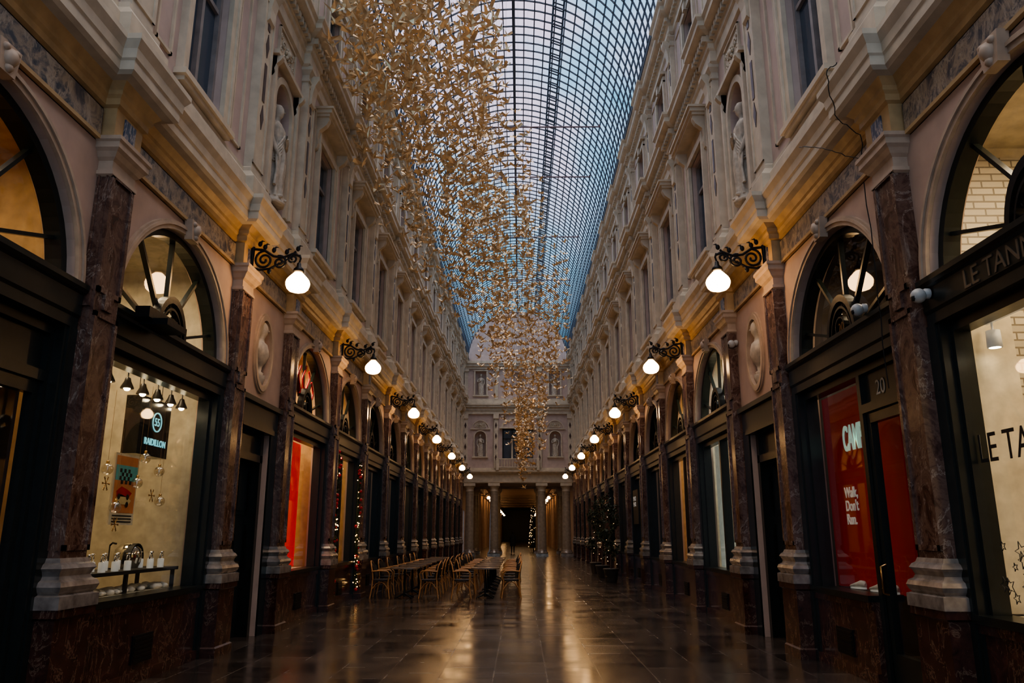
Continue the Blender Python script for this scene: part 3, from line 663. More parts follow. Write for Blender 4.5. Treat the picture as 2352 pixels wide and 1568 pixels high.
for u in (-3.9,-1.62,1.62,3.9):
    mb.box(-.02,.16,u-.15,u+.15,6.3,10.2); mb.box(-.02,.14,u-.13,u+.13,11.4,13.75); mb.box(-.02,.24,u-.2,u+.2,9.95,10.3); mb.box(-.02,.24,u-.2,u+.2,13.55,13.75)
    for k in range(4): mb.prism([(u,6.8+k*.8),(u+.08,7.05+k*.8),(u,7.3+k*.8),(u-.08,7.05+k*.8)],lambda a_,v,k_:(.16+.02*k_,a_,v),1)
for c in (-2.79,2.79):
    mb.arcband(.42,.5,.001,.07,c,8.6,n=16); 
    for a in (-1,1):
        mb.box(.001,.07,*sorted((c+a*.42,c+a*.5)),7.15,8.6); mb.box(.001,.07,*sorted((c+a*.42,c+a*.52)),11.7,13.6); mb.box(.001,.04,*sorted((c+a*.95,c+a*.98)),6.9,10)
    mb.box(.001,.1,c-.55,c+.55,13.6,13.68); mb.box(.001,.12,c-.6,c+.6,7.05,7.15); mb.box(.001,.12,c-.6,c+.6,11.65,11.75)
    mb.arcband(.6,.66,.001,.06,c,9.2,n=16); mb.box(.001,.1,c-.75,c+.75,9.15,9.22); relief(mb,.8,.4,c,9.5)
mb.box(.001,.3,-1.35,1.35,9.2,9.3); mb.arcband(1.1,1.25,.001,.1,0,9.3,n=20,ez=.6)
tn[0]+=1; mk("trim_%d"%tn[0],mb,[M_cream,M_brown],kind="structure",label="cream cornices and frames of the end facade")
mb=MB(P); mb.box(.3,.4,-1.5,1.5,6.9,6.98); mb.box(.28,.42,-1.5,1.5,6.3,6.38)
for i in range(15): mb.lathe([(.04,0),(.03,.05),(.055,.2),(.03,.38),(.045,.52)],.35,-1.4+i*.2,6.38,8)
for u in (-1.5,1.5): mb.box(.26,.44,u-.1,u+.1,6.12,7.02)
mk("balustrade",mb,M_cream,world=True,label="cream stone balustrade of small balcony",cat="balustrade")
mb=MB(P)
for u in (-1.1,-.42,.42,1.1): mb.box(-.28,-.12,u-.05,u+.05,6.95,9.2)
mb.box(-.28,-.12,-1.15,1.15,9.1,9.2); mb.box(-.28,-.12,-1.15,1.15,8.45,8.52)
mb.quad((-.2,-1.15,6.95),(-.2,1.15,6.95),(-.2,1.15,9.2),(-.2,-1.15,9.2),1)
for u in (-.42,.42): mb.lathe([(.09,0),(.09,.05),(.07,.08),(.06,1.35),(.09,1.42),(.09,1.5)],-.02,u,6.95,10,2)
mk("window_%d"%(wn+1),mb,[M_wood,M_winglass,M_cream],kind="structure",label="triple window with small columns on end facade")
for u in (-2.79,2.79):
    o=clone(st1 if u<0 else st2); o.location=(u,58.15,7.16); o.rotation_euler=(0,0,-pi/2); o.scale=(.85,)*3; o["label"]="pale stone draped statue in arched niche of end facade"
    o=clone(st2 if u<0 else st1); o.location=(u,58.12,11.76); o.rotation_euler=(0,0,-pi/2); o.scale=(.85,)*3; o["label"]="pale stone draped statue in square niche of end facade"
mb=MB(); mb.tube([(0,57.7,7.5),(0,56.9,9.3)],.025,6); fl=mk("flag",mb,M_darkmetal,world=True,label="hanging flag in black, yellow and red on angled pole",cat="flag")
M_y=mat("yellow_cloth",(.6,.4,.05),.8); M_r=mat("flag_red_cloth",(.5,.03,.03),.8)
mb=MB()
for k in range(3):
    pts=[]
    for i in range(7):
        z=9.2-i*.33; yy=56.93+.05*math.sin(i*1.2)+(.02*i)
        pts.append([( -.05+k*.12+.03*math.sin(i+k),yy+.06*math.sin(k*2+i*.3),z),(-.05+(k+1)*.12+.03*math.sin(i+k+1),yy+.06*math.sin((k+1)*2+i*.3),z)])
    for i in range(6): mb.add([pts[i][0],pts[i][1],pts[i+1][1],pts[i+1][0]],[(0,1,2,3)],k)
mk("cloth",mb,[M_coat,M_y,M_r],fl,world=True)
# colonnade
mb=MB(); mb.lathe([(.33,.45),(.33,.9),(.32,2),(.285,4.6)],n=24)
col=mk("column",mb,mat("grey_brown_stone",(.30,.24,.18),.35),label="round grey-brown stone column under end facade",cat="column",group="colonnade columns")
mb=MB(); mb.box(-.45,.45,-.45,.45,0,.2); mb.lathe([(.43,.2),(.45,.26),(.4,.33),(.36,.36),(.38,.4),(.34,.45)],n=24); mk("base",mb,M_base,col)
mb=MB(); mb.lathe([(.285,4.6),(.32,4.63),(.29,4.67),(.29,4.8),(.36,4.92),(.42,5.0)],n=24); mb.box(-.43,.43,-.43,.43,5.0,5.2); mk("capital",mb,M_cream,col)
first=True
for y in (58.3,65.6):
    for x in (-3.55,-1.75,1.75,3.55):
        o=col if first else clone(col); first=False; o.location=(x,y,0)
mb=MB()
mb.box(-4.1,4.1,57.95,58.65,5.2,5.35); mb.box(-4.1,4.1,65.2,66,5.2,9); mb.quad((-9,58,5.35),(9,58,5.35),(9,66,5.35),(-9,66,5.35)); 
for x in (-1.75,1.75): mb.box(x-.3,x+.3,58.6,65.3,5.2,5.36)
mk("trim_90",mb,M_cream,kind="structure",label="ceiling beams of crossing passage")
mb=MB()
mb.box(4.1,4.3,58,66,0,5.4); mb.box(-4.3,-4.1,60.8,66,0,5.4); mb.box(-4.3,-4.1,58,59.2,0,5.4); mb.box(-4.3,-4.1,59.2,60.8,3.3,5.4)
mk("wall_passage",mb,M_pink,kind="structure",label="plain side walls of the crossing passage")
mb=MB()
for s in (-1,1):
    mb.box(*sorted((s*4.08,s*4.3)),66,190,0,7)
    y=67
    while y<188: mb.box(*sorted((s*4.08,s*3.85)),y-.25,y+.25,0,5.5); mb.box(*sorted((s*4.08,s*4.0)),y+.6,y+2.9,.9,4.6,1); y+=3.5
    mb.box(*sorted((s*4.08,s*3.6)),66,190,5.6,6.3)
mb.box(-4.3,4.3,190,190.3,0,7,1); mb.box(-4.3,4.3,66,190,7,7.2)  # dark end and added roof slab reduce light in the far gallery
mk("wall_far_gallery",mb,[M_pink,M_wood],kind="structure",label="walls of continuing arcade beyond the crossing")
for y,pw_ in ((61.8,30),(74,50),(90,60),(110,60)): alight("far_end_fill",(0,y,5.1 if y<66 else 6.8),2.5,pw_,(1,.66,.36))  # bare area lights added to brighten the passage and far gallery

# ------------------------------------------------------------------ text
def text(s_,size,side,lx,y,z,mt,parent,ex=.004,name="lettering",align='LEFT',shear=0,bold=0,sx=1):
    cu=bpy.data.curves.new("t",'FONT'); cu.body=s_; cu.size=size; cu.extrude=ex; cu.align_x=align; cu.offset=bold; cu.shear=shear; cu.space_line=.9
    to=bpy.data.objects.new("t",cu); COL.objects.link(to); bpy.context.view_layer.update()
    me=bpy.data.meshes.new_from_object(to.evaluated_get(bpy.context.evaluated_depsgraph_get()))
    bpy.data.objects.remove(to)
    yx=1 if side<0 else -1
    M=Matrix(((0,0,-side,side*(W-lx)),(yx,0,0,y),(0,1,0,z),(0,0,0,1)))@Matrix.Diagonal((sx,1,1,1))
    M=mw(parent).inverted()@M
    me.transform(M); me.materials.clear(); me.materials.append(mt)
    o=bpy.data.objects.new(name,me); COL.objects.link(o); o.parent=parent; return o
for (s,yy),t in {(-1,9.3):"17",(1,9.3):"20"}.items():
    text(t,.17,s,-.07,yy,ZS+.14,M_brass,SHOP[(s,yy)],name="house_number",align='CENTER')
S20=SHOP[(1,9.3)]; text("20",.24,1,-.135,8.60,3.12,mat("dim_number",(.4,.38,.34),.5),S20,name="door_number",align='CENTER',ex=.002)
SLT=SHOP[(1,5.55)]
text("LE TANNEUR",.24,1,.052,6.45,3.645,mat("dark_bronze",(.10,.075,.05),.4),SLT,name="fascia_lettering",ex=.006)
text("LE TANNEUR",.36,1,-.15,6.93,2.2,M_black,SLT,ex=.002,name="window_lettering",sx=.8)
# ------------------------------------------------------------------ left shops
TL=WT(-1); TR=WT(1)
mb=MB(TL); mb.box(-.46,-.40,3.85,7.1,.02,3.6); mk("dark_interior_sheet",mb,M_dark_int,world=True,label="dark brown sheet added behind shop window to make it look unlit",cat="added dark sheet")  # dark sheet added so the lower window looks unlit
mb=MB(TL); mb.box(-.75,-.55,9.75,10.6,2.58,3.32); sg=mk("hanging_sign",mb,mat("black_gloss",(.01,.01,.012),.2),world=True,label="black hanging shop sign with circled emblem and pale blue name",cat="sign")
text("RAIDILLON",.12,-1,-.545,10.22,2.72,M_cyan,sg,align='CENTER',bold=.002)
text("55",.15,-1,-.545,10.22,2.98,M_cyan,sg,align='CENTER',name="emblem_number")
mb=MB(TL); mb.arcband(.115,.13,-.555,-.54,10.22,3.03,0,2*pi,24); mk("emblem_ring",mb,M_cyan,sg,world=True)
for yy in (9.85,10.5):
    mb=MB(TL); mb.tube([(-.65,yy,3.32),(-.65,yy,4.2)],.005,4); mk("cord",mb,M_darkmetal,sg,world=True)
mb=MB(TL); mb.box(-.5,-.46,8.3,10.95,3.58,3.61); rail=mk("ceiling_track",mb,M_white,world=True,label="white lighting track above display window",cat="lighting track")
spm=MB(); spm.lathe([(.008,0),(.008,-.12),(.03,-.13),(.04,-.17),(.075,-.24),(.078,-.26)],n=12); sp=mk("spotlight",spm,M_darkmetal,label="small black bell spotlight with glowing bulb",cat="spotlight",group="display spotlights")
b_=MB(); b_.ico((0,0,-.245),.045); mk("bulb",b_,emit("spot_bulb",(1,.8,.5),16),sp)
for i,yy in enumerate((8.75,9.2,9.6,10.0,10.4,10.75)):
    o=sp if i==0 else clone(sp); o.location=TL(-.48,yy,3.56)
mb=MB(TL); X=-.52
ya,yb,za,zb=9.22,9.80,1.70,2.54
mb.box(X-.02,X,ya,yb,za,zb,0); mb.box(X,X+.004,ya+.03,yb-.03,za+.14,zb-.03,1)
mb.box(X+.004,X+.006,ya+.03,yb-.03,zb-.32,zb-.14,2)
for i in range(6):
    for j in range(4):
        if (i+j)%2: mb.box(X+.006,X+.008,ya+.12+i*.05,ya+.17+i*.05,zb-.36+j*.045,zb-.315+j*.045,3)
for zc,c in ((2.03,4),(1.94,5)):
    mb.prism([(ya+.1,zc),(ya+.4,zc),(ya+.46,zc+.05),(ya+.34,zc+.09),(ya+.2,zc+.12),(ya+.08,zc+.06)],lambda u,v,k:(X+.006+.003*k,u,v),c)
    for q in (.15,.36): mb.disc(X+.011,ya+q,zc,.035,.035,n=14,mi=3)
for i in range(3): mb.box(X+.001,X+.005,ya+.06,yb-.06,za+.03+i*.035,za+.045+i*.035,3)
mk("poster",mb,[mat("poster_cream",(.7,.62,.45),.6),mat("poster_orange",(.65,.25,.1),.6),mat("poster_teal",(.12,.45,.45),.6),M_black,M_redorn,mat("poster_yellow",(.75,.6,.3),.6)],world=True,label="framed retro motor racing poster in teal, orange and cream",cat="poster")
bm_=MB(); bm_.ico((0,0,0),.065,0,1,1,16,10); bau=mk("bauble",bm_,glassmat("clear_bauble_glass",(.9,.85,.75),.25,.7),label="clear glass bauble hanging on fine thread",cat="bauble",group="clear glass baubles")
b_=MB(); b_.lathe([(.018,0),(.018,.03),(.005,.035)],0,0,.06,8); b_.tube([(0,0,.09),(0,0,.9)],.0018,3); mk("bauble_cap",b_,M_brass,bau)
for i,(yy,zz) in enumerate(((8.73,2.3),(9.59,2.5),(10.0,2.37),(9.45,2.19),(10.1,2.0),(9.0,1.89))):
    o=bau if i==0 else clone(bau); o.location=TL(-.35,yy,zz)
sm=MB()
for k in range(6):
    a=k*pi/3; sm.tube([(0,0,0),(0,.08*math.cos(a),.08*math.sin(a))],.005,4)
    for q in (.045,.065):
        for d in (-.5,.5): sm.tube([(0,q*math.cos(a),q*math.sin(a)),(0,q*math.cos(a)+.022*math.cos(a+d),q*math.sin(a)+.022*math.sin(a+d))],.004,4)
snf=mk("snowflake_ornament",sm,M_brass,label="small gold snowflake ornament on thread",cat="ornament",group="gold snowflakes")
for i,(yy,zz) in enumerate(((8.7,2.14),(9.82,2.06),(9.0,1.7))):
    o=snf if i==0 else clone(snf); o.location=TL(-.33,yy,zz)
mb=MB(TL); mb.box(-.85,-.3,8.2,10.75,1.14,1.18); 
for yy in (8.25,9.4,10.65): mb.box(-.82,-.78,yy,yy+.04,.92,1.14); mb.box(-.36,-.32,yy,yy+.04,.92,1.14)
tb1=mk("display_table",mb,M_black,world=True,label="long low black display table",cat="table")
mb=MB(TL); mb.box(-1.0,-.3,7.95,10.8,.0,.92); mk("window_platform",mb,M_white_int,world=True,label="cream platform inside display window",cat="platform")
mb=MB(TL)
for i in range(160): mb.ico((-.35-.35*random.random(),8.1+2.6*random.random(),.95),random.uniform(.03,.07),0,1,.6,6,4)
sn_=mk("artificial_snow",mb,mat("white_fluff",(.8,.75,.65),.9),world=True,label="heap of white artificial snow on platform",cat="artificial snow",kind="stuff")
wm=MB(); wm.lathe([(.04,0),(.04,.1),(.035,.11)],n=12); ws=mk("watch_stand",wm,M_white,label="white cylinder stand carrying a wristwatch",cat="watch stand",group="watch stands")
b_=MB(); 
b_.tube([(.0,.035*math.cos(a),.14+.04*math.sin(a)) for a in [i*2*pi/12 for i in range(13)]],.009,5); b_.lathe([(.03,0),(.03,.012),(.02,.015)],.0,0,.185,12); mk("watch",b_,M_chrome,ws)
for i in range(16):
    if i in (10,11): continue
    o=ws if i==0 else clone(ws); o.location=TL(-.38-.2*(i%2),8.35+i*.145,1.18)
hm=MB(); hm.lathe([(.11,0),(.13,.05),(.14,.12),(.125,.19),(.08,.24),(.02,.26)],n=20); hl=mk("racing_helmet",hm,M_chrome,label="polished open-face racing helmet on display",cat="helmet")
hl.location=TL(-.68,10.1,1.18); hl.scale=(1.2,)*3
b_=MB(); b_.arcband(.135,.15,.02,.1,0,.1,-.4,pi+.4,14); mk("visor",b_,M_black,hl)
tlm=MB(); tlm.lathe([(.05,0),(.05,.01),(.008,.02),(.008,.28)],n=10); tlm.tube([(0,0,.28),(.03,0,.31),(.08,0,.3)],.012,6)
tl=mk("desk_lamp",tlm,M_darkmetal,label="slim black table spotlight",cat="lamp",group="slim table spotlights")
for i,yy in enumerate((9.75,8.4)):
    o=tl if i==0 else clone(tl); o.location=TL(-.74,yy,1.18)
mb=MB(TL); mb.box(.101,.26,8.05,8.75,3.88,4.0); mb.box(.12,.42,8.15,8.65,3.82,3.89)
mk("awning_box",mb,M_iron,world=True,label="black flat spotlight box fixed on the transom",cat="floodlight")
# ------------------------------------------------------------------ right shop with red panels
mb=MB(TR); mb.box(-.45,-.42,8.85,11.05,.92,3.45); rp=mk("window_panel",mb,M_red,world=True,label="tall red panel with white shop name and slogan",cat="sign panel")
text("CAMPER",.46,1,-.415,10.42,2.66,mat("mint_lettering",(.55,.75,.65),.5,emis=(.5,.8,.7),es=.15),rp,ex=.01,bold=.008,name="shop_name",sx=.50)
text("Walk,\nDon't\nRun.",.19,1,-.415,10.55,2.06,M_white,rp,name="slogan",bold=.003,sx=.9)
mb=MB(TR); mb.box(-1.6,-1.57,7.6,8.8,.1,3.4); mk("interior_red_panel",mb,M_red,world=True,label="red partition behind the glazed shop door",cat="partition")
mb=MB(TR); mb.box(-.41,-.3,9.2,10.7,.86,.93); mk("shoe_shelf",mb,M_black,world=True,label="low black shelf in shop window",cat="shelf")
sh=MB()
def shoe_ring(x,w_,h0,h1,n=10): return [(w_*math.cos(2*pi*j/n),x,h0+(h1-h0)*(.5+.5*math.sin(2*pi*j/n))) for j in range(n)]
sh.loft([shoe_ring(-.13,.02,.02,.07),shoe_ring(-.11,.036,.015,.10),shoe_ring(-.05,.04,.015,.105),shoe_ring(0,.042,.015,.085),shoe_ring(.06,.048,.015,.065),shoe_ring(.11,.042,.015,.05),shoe_ring(.14,.02,.015,.03)])
shoe=mk("shoe",sh,mat("pale_leather",(.6,.58,.52),.5),label="pale leather sneaker on window shelf",cat="shoe",group="sneakers in shop window")
b_=MB(); b_.loft([[(.045*math.cos(2*pi*j/12),.14*math.sin(2*pi*j/12),z) for j in range(12)] for z in (0,.02)]); mk("sole",b_,M_white,shoe)
for i,(yy,rz) in enumerate(((9.4,.4),(9.7,.2),(10.25,.3))):
    o=shoe if i==0 else clone(shoe); o.location=TR(-.35,yy,.93); o.rotation_euler=(0,0,rz)
mb=MB(TR); mb.box(-.78,-.33,7.18,7.24,.92,3.9); mk("partition",mb,M_white_int,world=True,label="tall plain cream display partition",cat="partition")
mb=MB(TR); mb.box(-2.65,-.33,7.26,7.33,.02,5.3); mk("brick_partition",mb,M_brick,world=True,label="white painted brick side wall of shop",cat="brick wall")
mb=MB(TR); mb.box(-1.2,-.3,4.0,7.1,0,.91); mk("window_platform",mb,M_white_int,world=True,label="cream platform behind shop glass",cat="platform")
mb=MB(TR); mb.box(-.50,-.46,4.6,7.1,3.5,3.53); mk("ceiling_track",mb,M_white,world=True,label="white track for ceiling spotlights",cat="lighting track")
wsm=MB(); wsm.lathe([(.01,0),(.01,-.08),(.06,-.08),(.065,-.24),(.055,-.24)],n=14); wsp=mk("track_spotlight",wsm,M_white,label="white cylindrical track spotlight",cat="spotlight",group="white track spotlights")
b_=MB(); b_.lathe([(.05,-.241),(.001,-.242)],n=14); mk("bulb",b_,emit("spot_bulb_b",(1,.85,.6),12),wsp)
for i,yy in enumerate((7.0,6.3,5.4)):
    o=wsp if i==0 else clone(wsp); o.location=TR(-.48,yy,3.5)
def star(mb,cy,cz,r,x):
    pts=[(cy+(r if k%2==0 else r*.42)*math.sin(k*pi/5+.3),cz+(r if k%2==0 else r*.42)*math.cos(k*pi/5+.3)) for k in range(10)]
    pts.append(pts[0]); mb.tube([(x,a,b__) for a,b__ in pts],.004,4)
for i in range(16):
    mb=MB(TR); star(mb,6.85-random.random()*.7,1.05+random.random()*.5,random.uniform(.035,.085),-.145)
    mk("star_decal",mb,M_black,SLT,world=True)
mb=MB(TR); mb.box(-.42,-.38,14.0,17.2,.92,3.45); pp=mk("window_panel",mb,mat("pale_panel",(.46,.50,.45),.6,emis=(.7,.8,.7),es=.1),world=True,label="pale backlit panel with grey handwritten name",cat="sign panel")
text("Pap",.55,1,-.375,16.1,2.1,M_grey,pp,shear=.35,name="shop_name")
text("PARFUMERIE",.07,1,-.375,15.9,1.55,M_grey,pp,name="small_lettering")
mb=MB(); mb.lathe([(.05,0),(.06,.03),(.02,.06),(.06,.1),(.05,.16),(.02,.18),(.05,.22),(.04,.28),(.005,.32)],n=12); v=mk("toy_nutcracker",mb,M_redorn,label="red and white standing holiday ornament in window",cat="ornament"); v.location=TR(-.3,15.0,.93)
for y0,y1 in ((14.2,15.45),(16.4,17.1)):
    mb=MB(TL); n=40; vs=[];fs=[]
    for i in range(n+1):
        yy=y0+(y1-y0)*i/n; xx=-.6+.05*math.sin(i*1.3)
        vs+=[(xx,yy,.93),(xx,yy,3.5)]
    for i in range(n): fs.append((2*i,2*i+2,2*i+3,2*i+1))
    mb.add(vs,fs,0,True)
    mk("curtain",mb,M_redc,world=True,label="long red pleated curtain in shop window",cat="curtain",group="red shop window curtains",recalc=False)
mb=MB(TL); mb.box(-1.2,-.32,14.0,17.1,0,.92); mk("window_platform",mb,M_white_int,world=True,label="cream platform inside display window",cat="platform")
S=SHOP[(-1,15.6)]
for i in range(5):
    mb=MB(TL); mb.tube([(-.14,14.9+i*.32+.1*math.sin(k*.9+i),4.15+k*.08+.25*math.sin(i*.8)) for k in range(8)],.022,5)
    mk("red_ribbon_decal",mb,M_redorn,S,world=True)
def garland(side,pts,label,nb=70):
    mb=MB(WT(side)); mb.tube([(p[0]+.04,p[1],p[2]) for p in pts],.02,5)
    for p in pts:
        for k in range(14):
            q=[p[0]+.04,p[1],p[2]+random.uniform(-.05,.05)]; d=[random.uniform(0,.1),random.uniform(-.12,.12),random.uniform(-.1,.1)]
            t2=[random.uniform(-.015,.015) for _ in range(3)]
            mb.add([q,[q[0]+d[0]*.6+t2[0],q[1]+d[1]*.6+t2[1],q[2]+d[2]*.6+.03],[q[0]+d[0],q[1]+d[1],q[2]+d[2]],[q[0]+d[0]*.5,q[1]+d[1]*.5,q[2]+d[2]*.5-.03]],[(0,1,2,3)],0)
    g=mk("garland",mb,M_green,world=True,label=label,cat="garland",group="lit garlands on shopfront",recalc=False)
    mb=MB(WT(side))
    for k in range(nb):
        p=random.choice(pts); mb.ico((p[0]+random.uniform(.02,.13),p[1]+random.uniform(-.1,.1),p[2]+random.uniform(-.1,.1)),.012,0,n=5,k=3)
    mk("fairy_lights",mb,M_fairy,g,world=True,kind="stuff")
    mb=MB(WT(side))
    for k in range(nb//2):
        p=random.choice(pts); mb.ico((p[0]+random.uniform(.04,.12),p[1]+random.uniform(-.12,.12),p[2]+random.uniform(-.12,.12)),.045,0,n=8,k=5)
    mk("red_baubles",mb,M_redorn,g,world=True,kind="stuff")
for yy in (17.9,20.4): garland(-1,[(.03,yy,z*.12+.3) for z in range(26)],"evergreen garland with warm fairy lights and red baubles",40)
# ------------------------------------------------------------------ security cameras
cm=MB(); cm.lathe([(.05,0),(.05,.04),(.03,.06)],n=14,ax='x'); cm.ico((.1,0,-.02),.07,0,1,1,14,8)
cam_=mk("security_camera",cm,mat("camera_white",(.42,.42,.40),.4),label="small white dome security camera on shopfront",cat="security camera",group="white security cameras")
b_=MB(); b_.lathe([(.04,0),(.035,.02),(.001,.03)],.14,0,-.035,12,0,'x'); mk("lens",b_,M_black,cam_)
for i,(s,yy,zz,lx) in enumerate(((1,7.0,3.78,.06),(1,8.3,4.02,.06),(1,13.5,4.9,.02))):
    o=cam_ if i==0 else clone(cam_); wplace(o,s,yy,zz,lx)
for pts in ([(.17,7.75,5.5),(.18,7.7,5.8),(.4,7.72,6.0),(.52,7.6,6.3),(.54,7.55,6.5),(.4,7.5,6.6)],[(.03,7.8,5.55),(.15,8.1,5.75),(.3,8.3,5.95),(.42,8.6,6.15),(.4,8.9,6.3)],[(.2,7.7,3.0),(.2,7.69,4.2),(.2,7.71,5.5)]):
    mb=MB(TR); P_=[]
    for i in range(len(pts)-1):
        for k in range(5):
            f=k/5; P_.append(tuple(pts[i][j]*(1-f)+pts[i+1][j]*f+random.uniform(-.012,.012) for j in range(3)))
    mb.tube(P_,.006,4); mk("electric_cable",mb,M_iron,world=True,label="loose thin dark cable running over the cornice",cat="cable")
# ------------------------------------------------------------------ cafe furniture
cs=MB(); 
cs.loft([[( .23*math.copysign(abs(math.cos(a))**.6,math.cos(a)),.23*math.copysign(abs(math.sin(a))**.6,math.sin(a)),z) for a in [2*pi*j/20 for j in range(20)]] for z in (.42,.43,.455,.46)])
chair=empty("cafe_armchair",label="rattan cafe armchair with dark woven seat and back",cat="chair",group="rattan cafe chairs around the tables")
mk("seat",cs,M_weave,chair)
b_=MB(); rings=[]
for i in range(9):
    a=-.9+1.8*i/8; x=-.25*math.cos(a)+.02; y_=.27*math.sin(a)
    top=.88-.08*(abs(a)/.9)**2
    rings.append([(x-.012,y_,.50),(x+.012,y_,.50),(x+.012-.06,y_,top),(x-.012-.06,y_,top)])
b_.loft(rings,0,False); mk("backrest",b_,M_weave,chair)
b_=MB(); b_.tube([(-.19,-.21,.46),(-.2,-.22,.6),(-.24,-.21,.8),(-.28,-.1,.9),(-.29,0,.91),(-.28,.1,.9),(-.24,.21,.8),(-.2,.22,.6),(-.19,.21,.46)],.018,6); mk("back_frame",b_,M_rattan,chair)
for sx,sy in ((1,1),(1,-1),(-1,1),(-1,-1)):
    b_=MB(); b_.tube([(sx*.20,sy*.20,.45),(sx*.21,sy*.21,.25),(sx*.25,sy*.23,0)],[.019,.018,.017],6); mk("leg",b_,M_rattan,chair)
for sy in (-1,1):
    b_=MB(); b_.tube([(-.22,sy*.24,.66),(0,sy*.29,.68),(.17,sy*.28,.67),(.24,sy*.25,.6),(.21,sy*.22,.42)],.018,6); mk("armrest",b_,M_rattan,chair)
    b_=MB(); b_.tube([(.225,sy*.21,.2),(.1,sy*.2,.36),(0,sy*.2,.40),(-.1,sy*.2,.36),(-.225,sy*.21,.2)],.012,5); mk("brace",b_,M_rattan,chair)
tab=empty("cafe_table",label="square wooden cafe table with dark pedestal leg",cat="table",group="cafe tables")
b_=MB(); b_.loft([[(.36*math.copysign(abs(math.cos(a))**.35,math.cos(a)),.36*math.copysign(abs(math.sin(a))**.35,math.sin(a)),z) for a in [2*pi*j/28 for j in range(28)]] for z in (.72,.73,.75,.755)]); mk("table_top",b_,M_table,tab)
b_=MB(); b_.lathe([(.03,.03),(.03,.3),(.025,.7),(.1,.72)],n=10); 
for k in range(4):
    a=k*pi/2+pi/4; b_.tube([(0,0,.1),(.15*math.cos(a),.15*math.sin(a),.06),(.3*math.cos(a),.3*math.sin(a),.015)],[.025,.02,.015],6)
mk("pedestal",b_,M_darkmetal,tab)
fc=True; ft=True
for r_,xt in enumerate((-2.80,-.72)):
    for i in range(7):
        yy=20.9+i*1.45
        t=tab if ft else clone(tab); ft=False; t.location=(xt,yy,0)
        for sx in (-1,1):
            c=chair if fc else clone(chair); fc=False
            c.location=(xt+sx*(.60+random.uniform(-.02,.06)),yy+random.uniform(-.08,.08),0); c.rotation_euler=(0,0,(0 if sx<0 else pi)+random.uniform(-.18,.18))
# ------------------------------------------------------------------ potted trees + xmas tree
def tree(x,y,h,seed):
    rd=random.Random(seed); T0=empty("potted_tree",(x,y,0),"slender olive-like tree in dark pot","potted tree","potted trees beside shopfronts")
    b_=MB(); b_.lathe([(.18,0),(.2,.05),(.25,.4),(.27,.42),(.27,.46),(.22,.46)],n=16); mk("pot",b_,M_terra,T0)
    b_=MB(); b_.tube([(0,0,.4),(.02,.01,h*.5),(0,.03,h*.95)],[.03,.025,.01],6); tips=[]
    for k in range(16):
        z=.7+(h-.8)*k/16; a=rd.random()*6.28; l=.4*(1-.4*k/16); e_=(l*math.cos(a),l*math.sin(a),z+.35); b_.tube([(0,0,z),(e_[0]*.6,e_[1]*.6,z+.15),e_],[.012,.008,.003],4); tips.append(((0,0,z),e_))
    mk("trunk",b_,M_brown,T0)
    b_=MB()
    for a,e_ in tips:
        for k in range(40):
            f=rd.uniform(.2,1.1); p=[a[i]+(e_[i]-a[i])*f for i in range(3)]; d=Vector([rd.uniform(-1,1) for _ in range(3)]).normalized()*.15; s2=Vector([rd.uniform(-1,1) for _ in range(3)]).normalized()*.03
            P0=Vector(p); b_.add([P0,P0+d*.5+s2,P0+d,P0+d*.5-s2],[(0,1,2,3)])
    mk("foliage",b_,M_green,T0,recalc=False)
    b_=MB()
    for k in range(9): z=.6+(h-.6)*k/9; a=k*2.1; r=.2*(1-.5*k/9); b_.ico((r*math.cos(a),r*math.sin(a),z),.008,n=5,k=3)
    mk("fairy_lights",b_,M_fairy,T0,kind="stuff")
tree(3.25,27.4,2.6,1); tree(3.25,30.2,2.9,2); tree(3.3,33.2,2.5,3)
T0=empty("christmas_tree",(1.35,72,0),"tall narrow christmas tree covered in warm lights","christmas tree")
b_=MB()
b_.lathe([(.05,0),(.05,.4)],n=8); mk("trunk",b_,M_brown,T0)
b_=MB()
for k in range(7):
    z=.35+k*.5; r=.4*(1-k/9); 
    ring=[[(r*(1+.12*(j%2))*math.cos(2*pi*j/22),r*(1+.12*(j%2))*math.sin(2*pi*j/22),z) for j in range(22)],[(.1*r*math.cos(2*pi*j/22),.1*r*math.sin(2*pi*j/22),z+.75) for j in range(22)]]; b_.loft(ring,0,False)
mk("branches",b_,M_green,T0)
b_=MB()
for k in range(90):
    z=random.uniform(.4,3.9); r=.42*(1-z/5.5)+.05; a=random.random()*6.28; b_.ico((r*math.cos(a),r*math.sin(a),z),.016,n=5,k=3)
mk("fairy_lights",b_,M_fairy,T0,kind="stuff")
mb=MB(TR); mb.box(.05,.1,25.6,26.7,1.9,3.0); sb=mk("menu_board",mb,M_black,world=True,label="black sign board with small white lettering",cat="sign"); 
text("PENCIL\nPENCIL",.2,1,.11,26.6,2.65,M_white,sb,ex=.002)
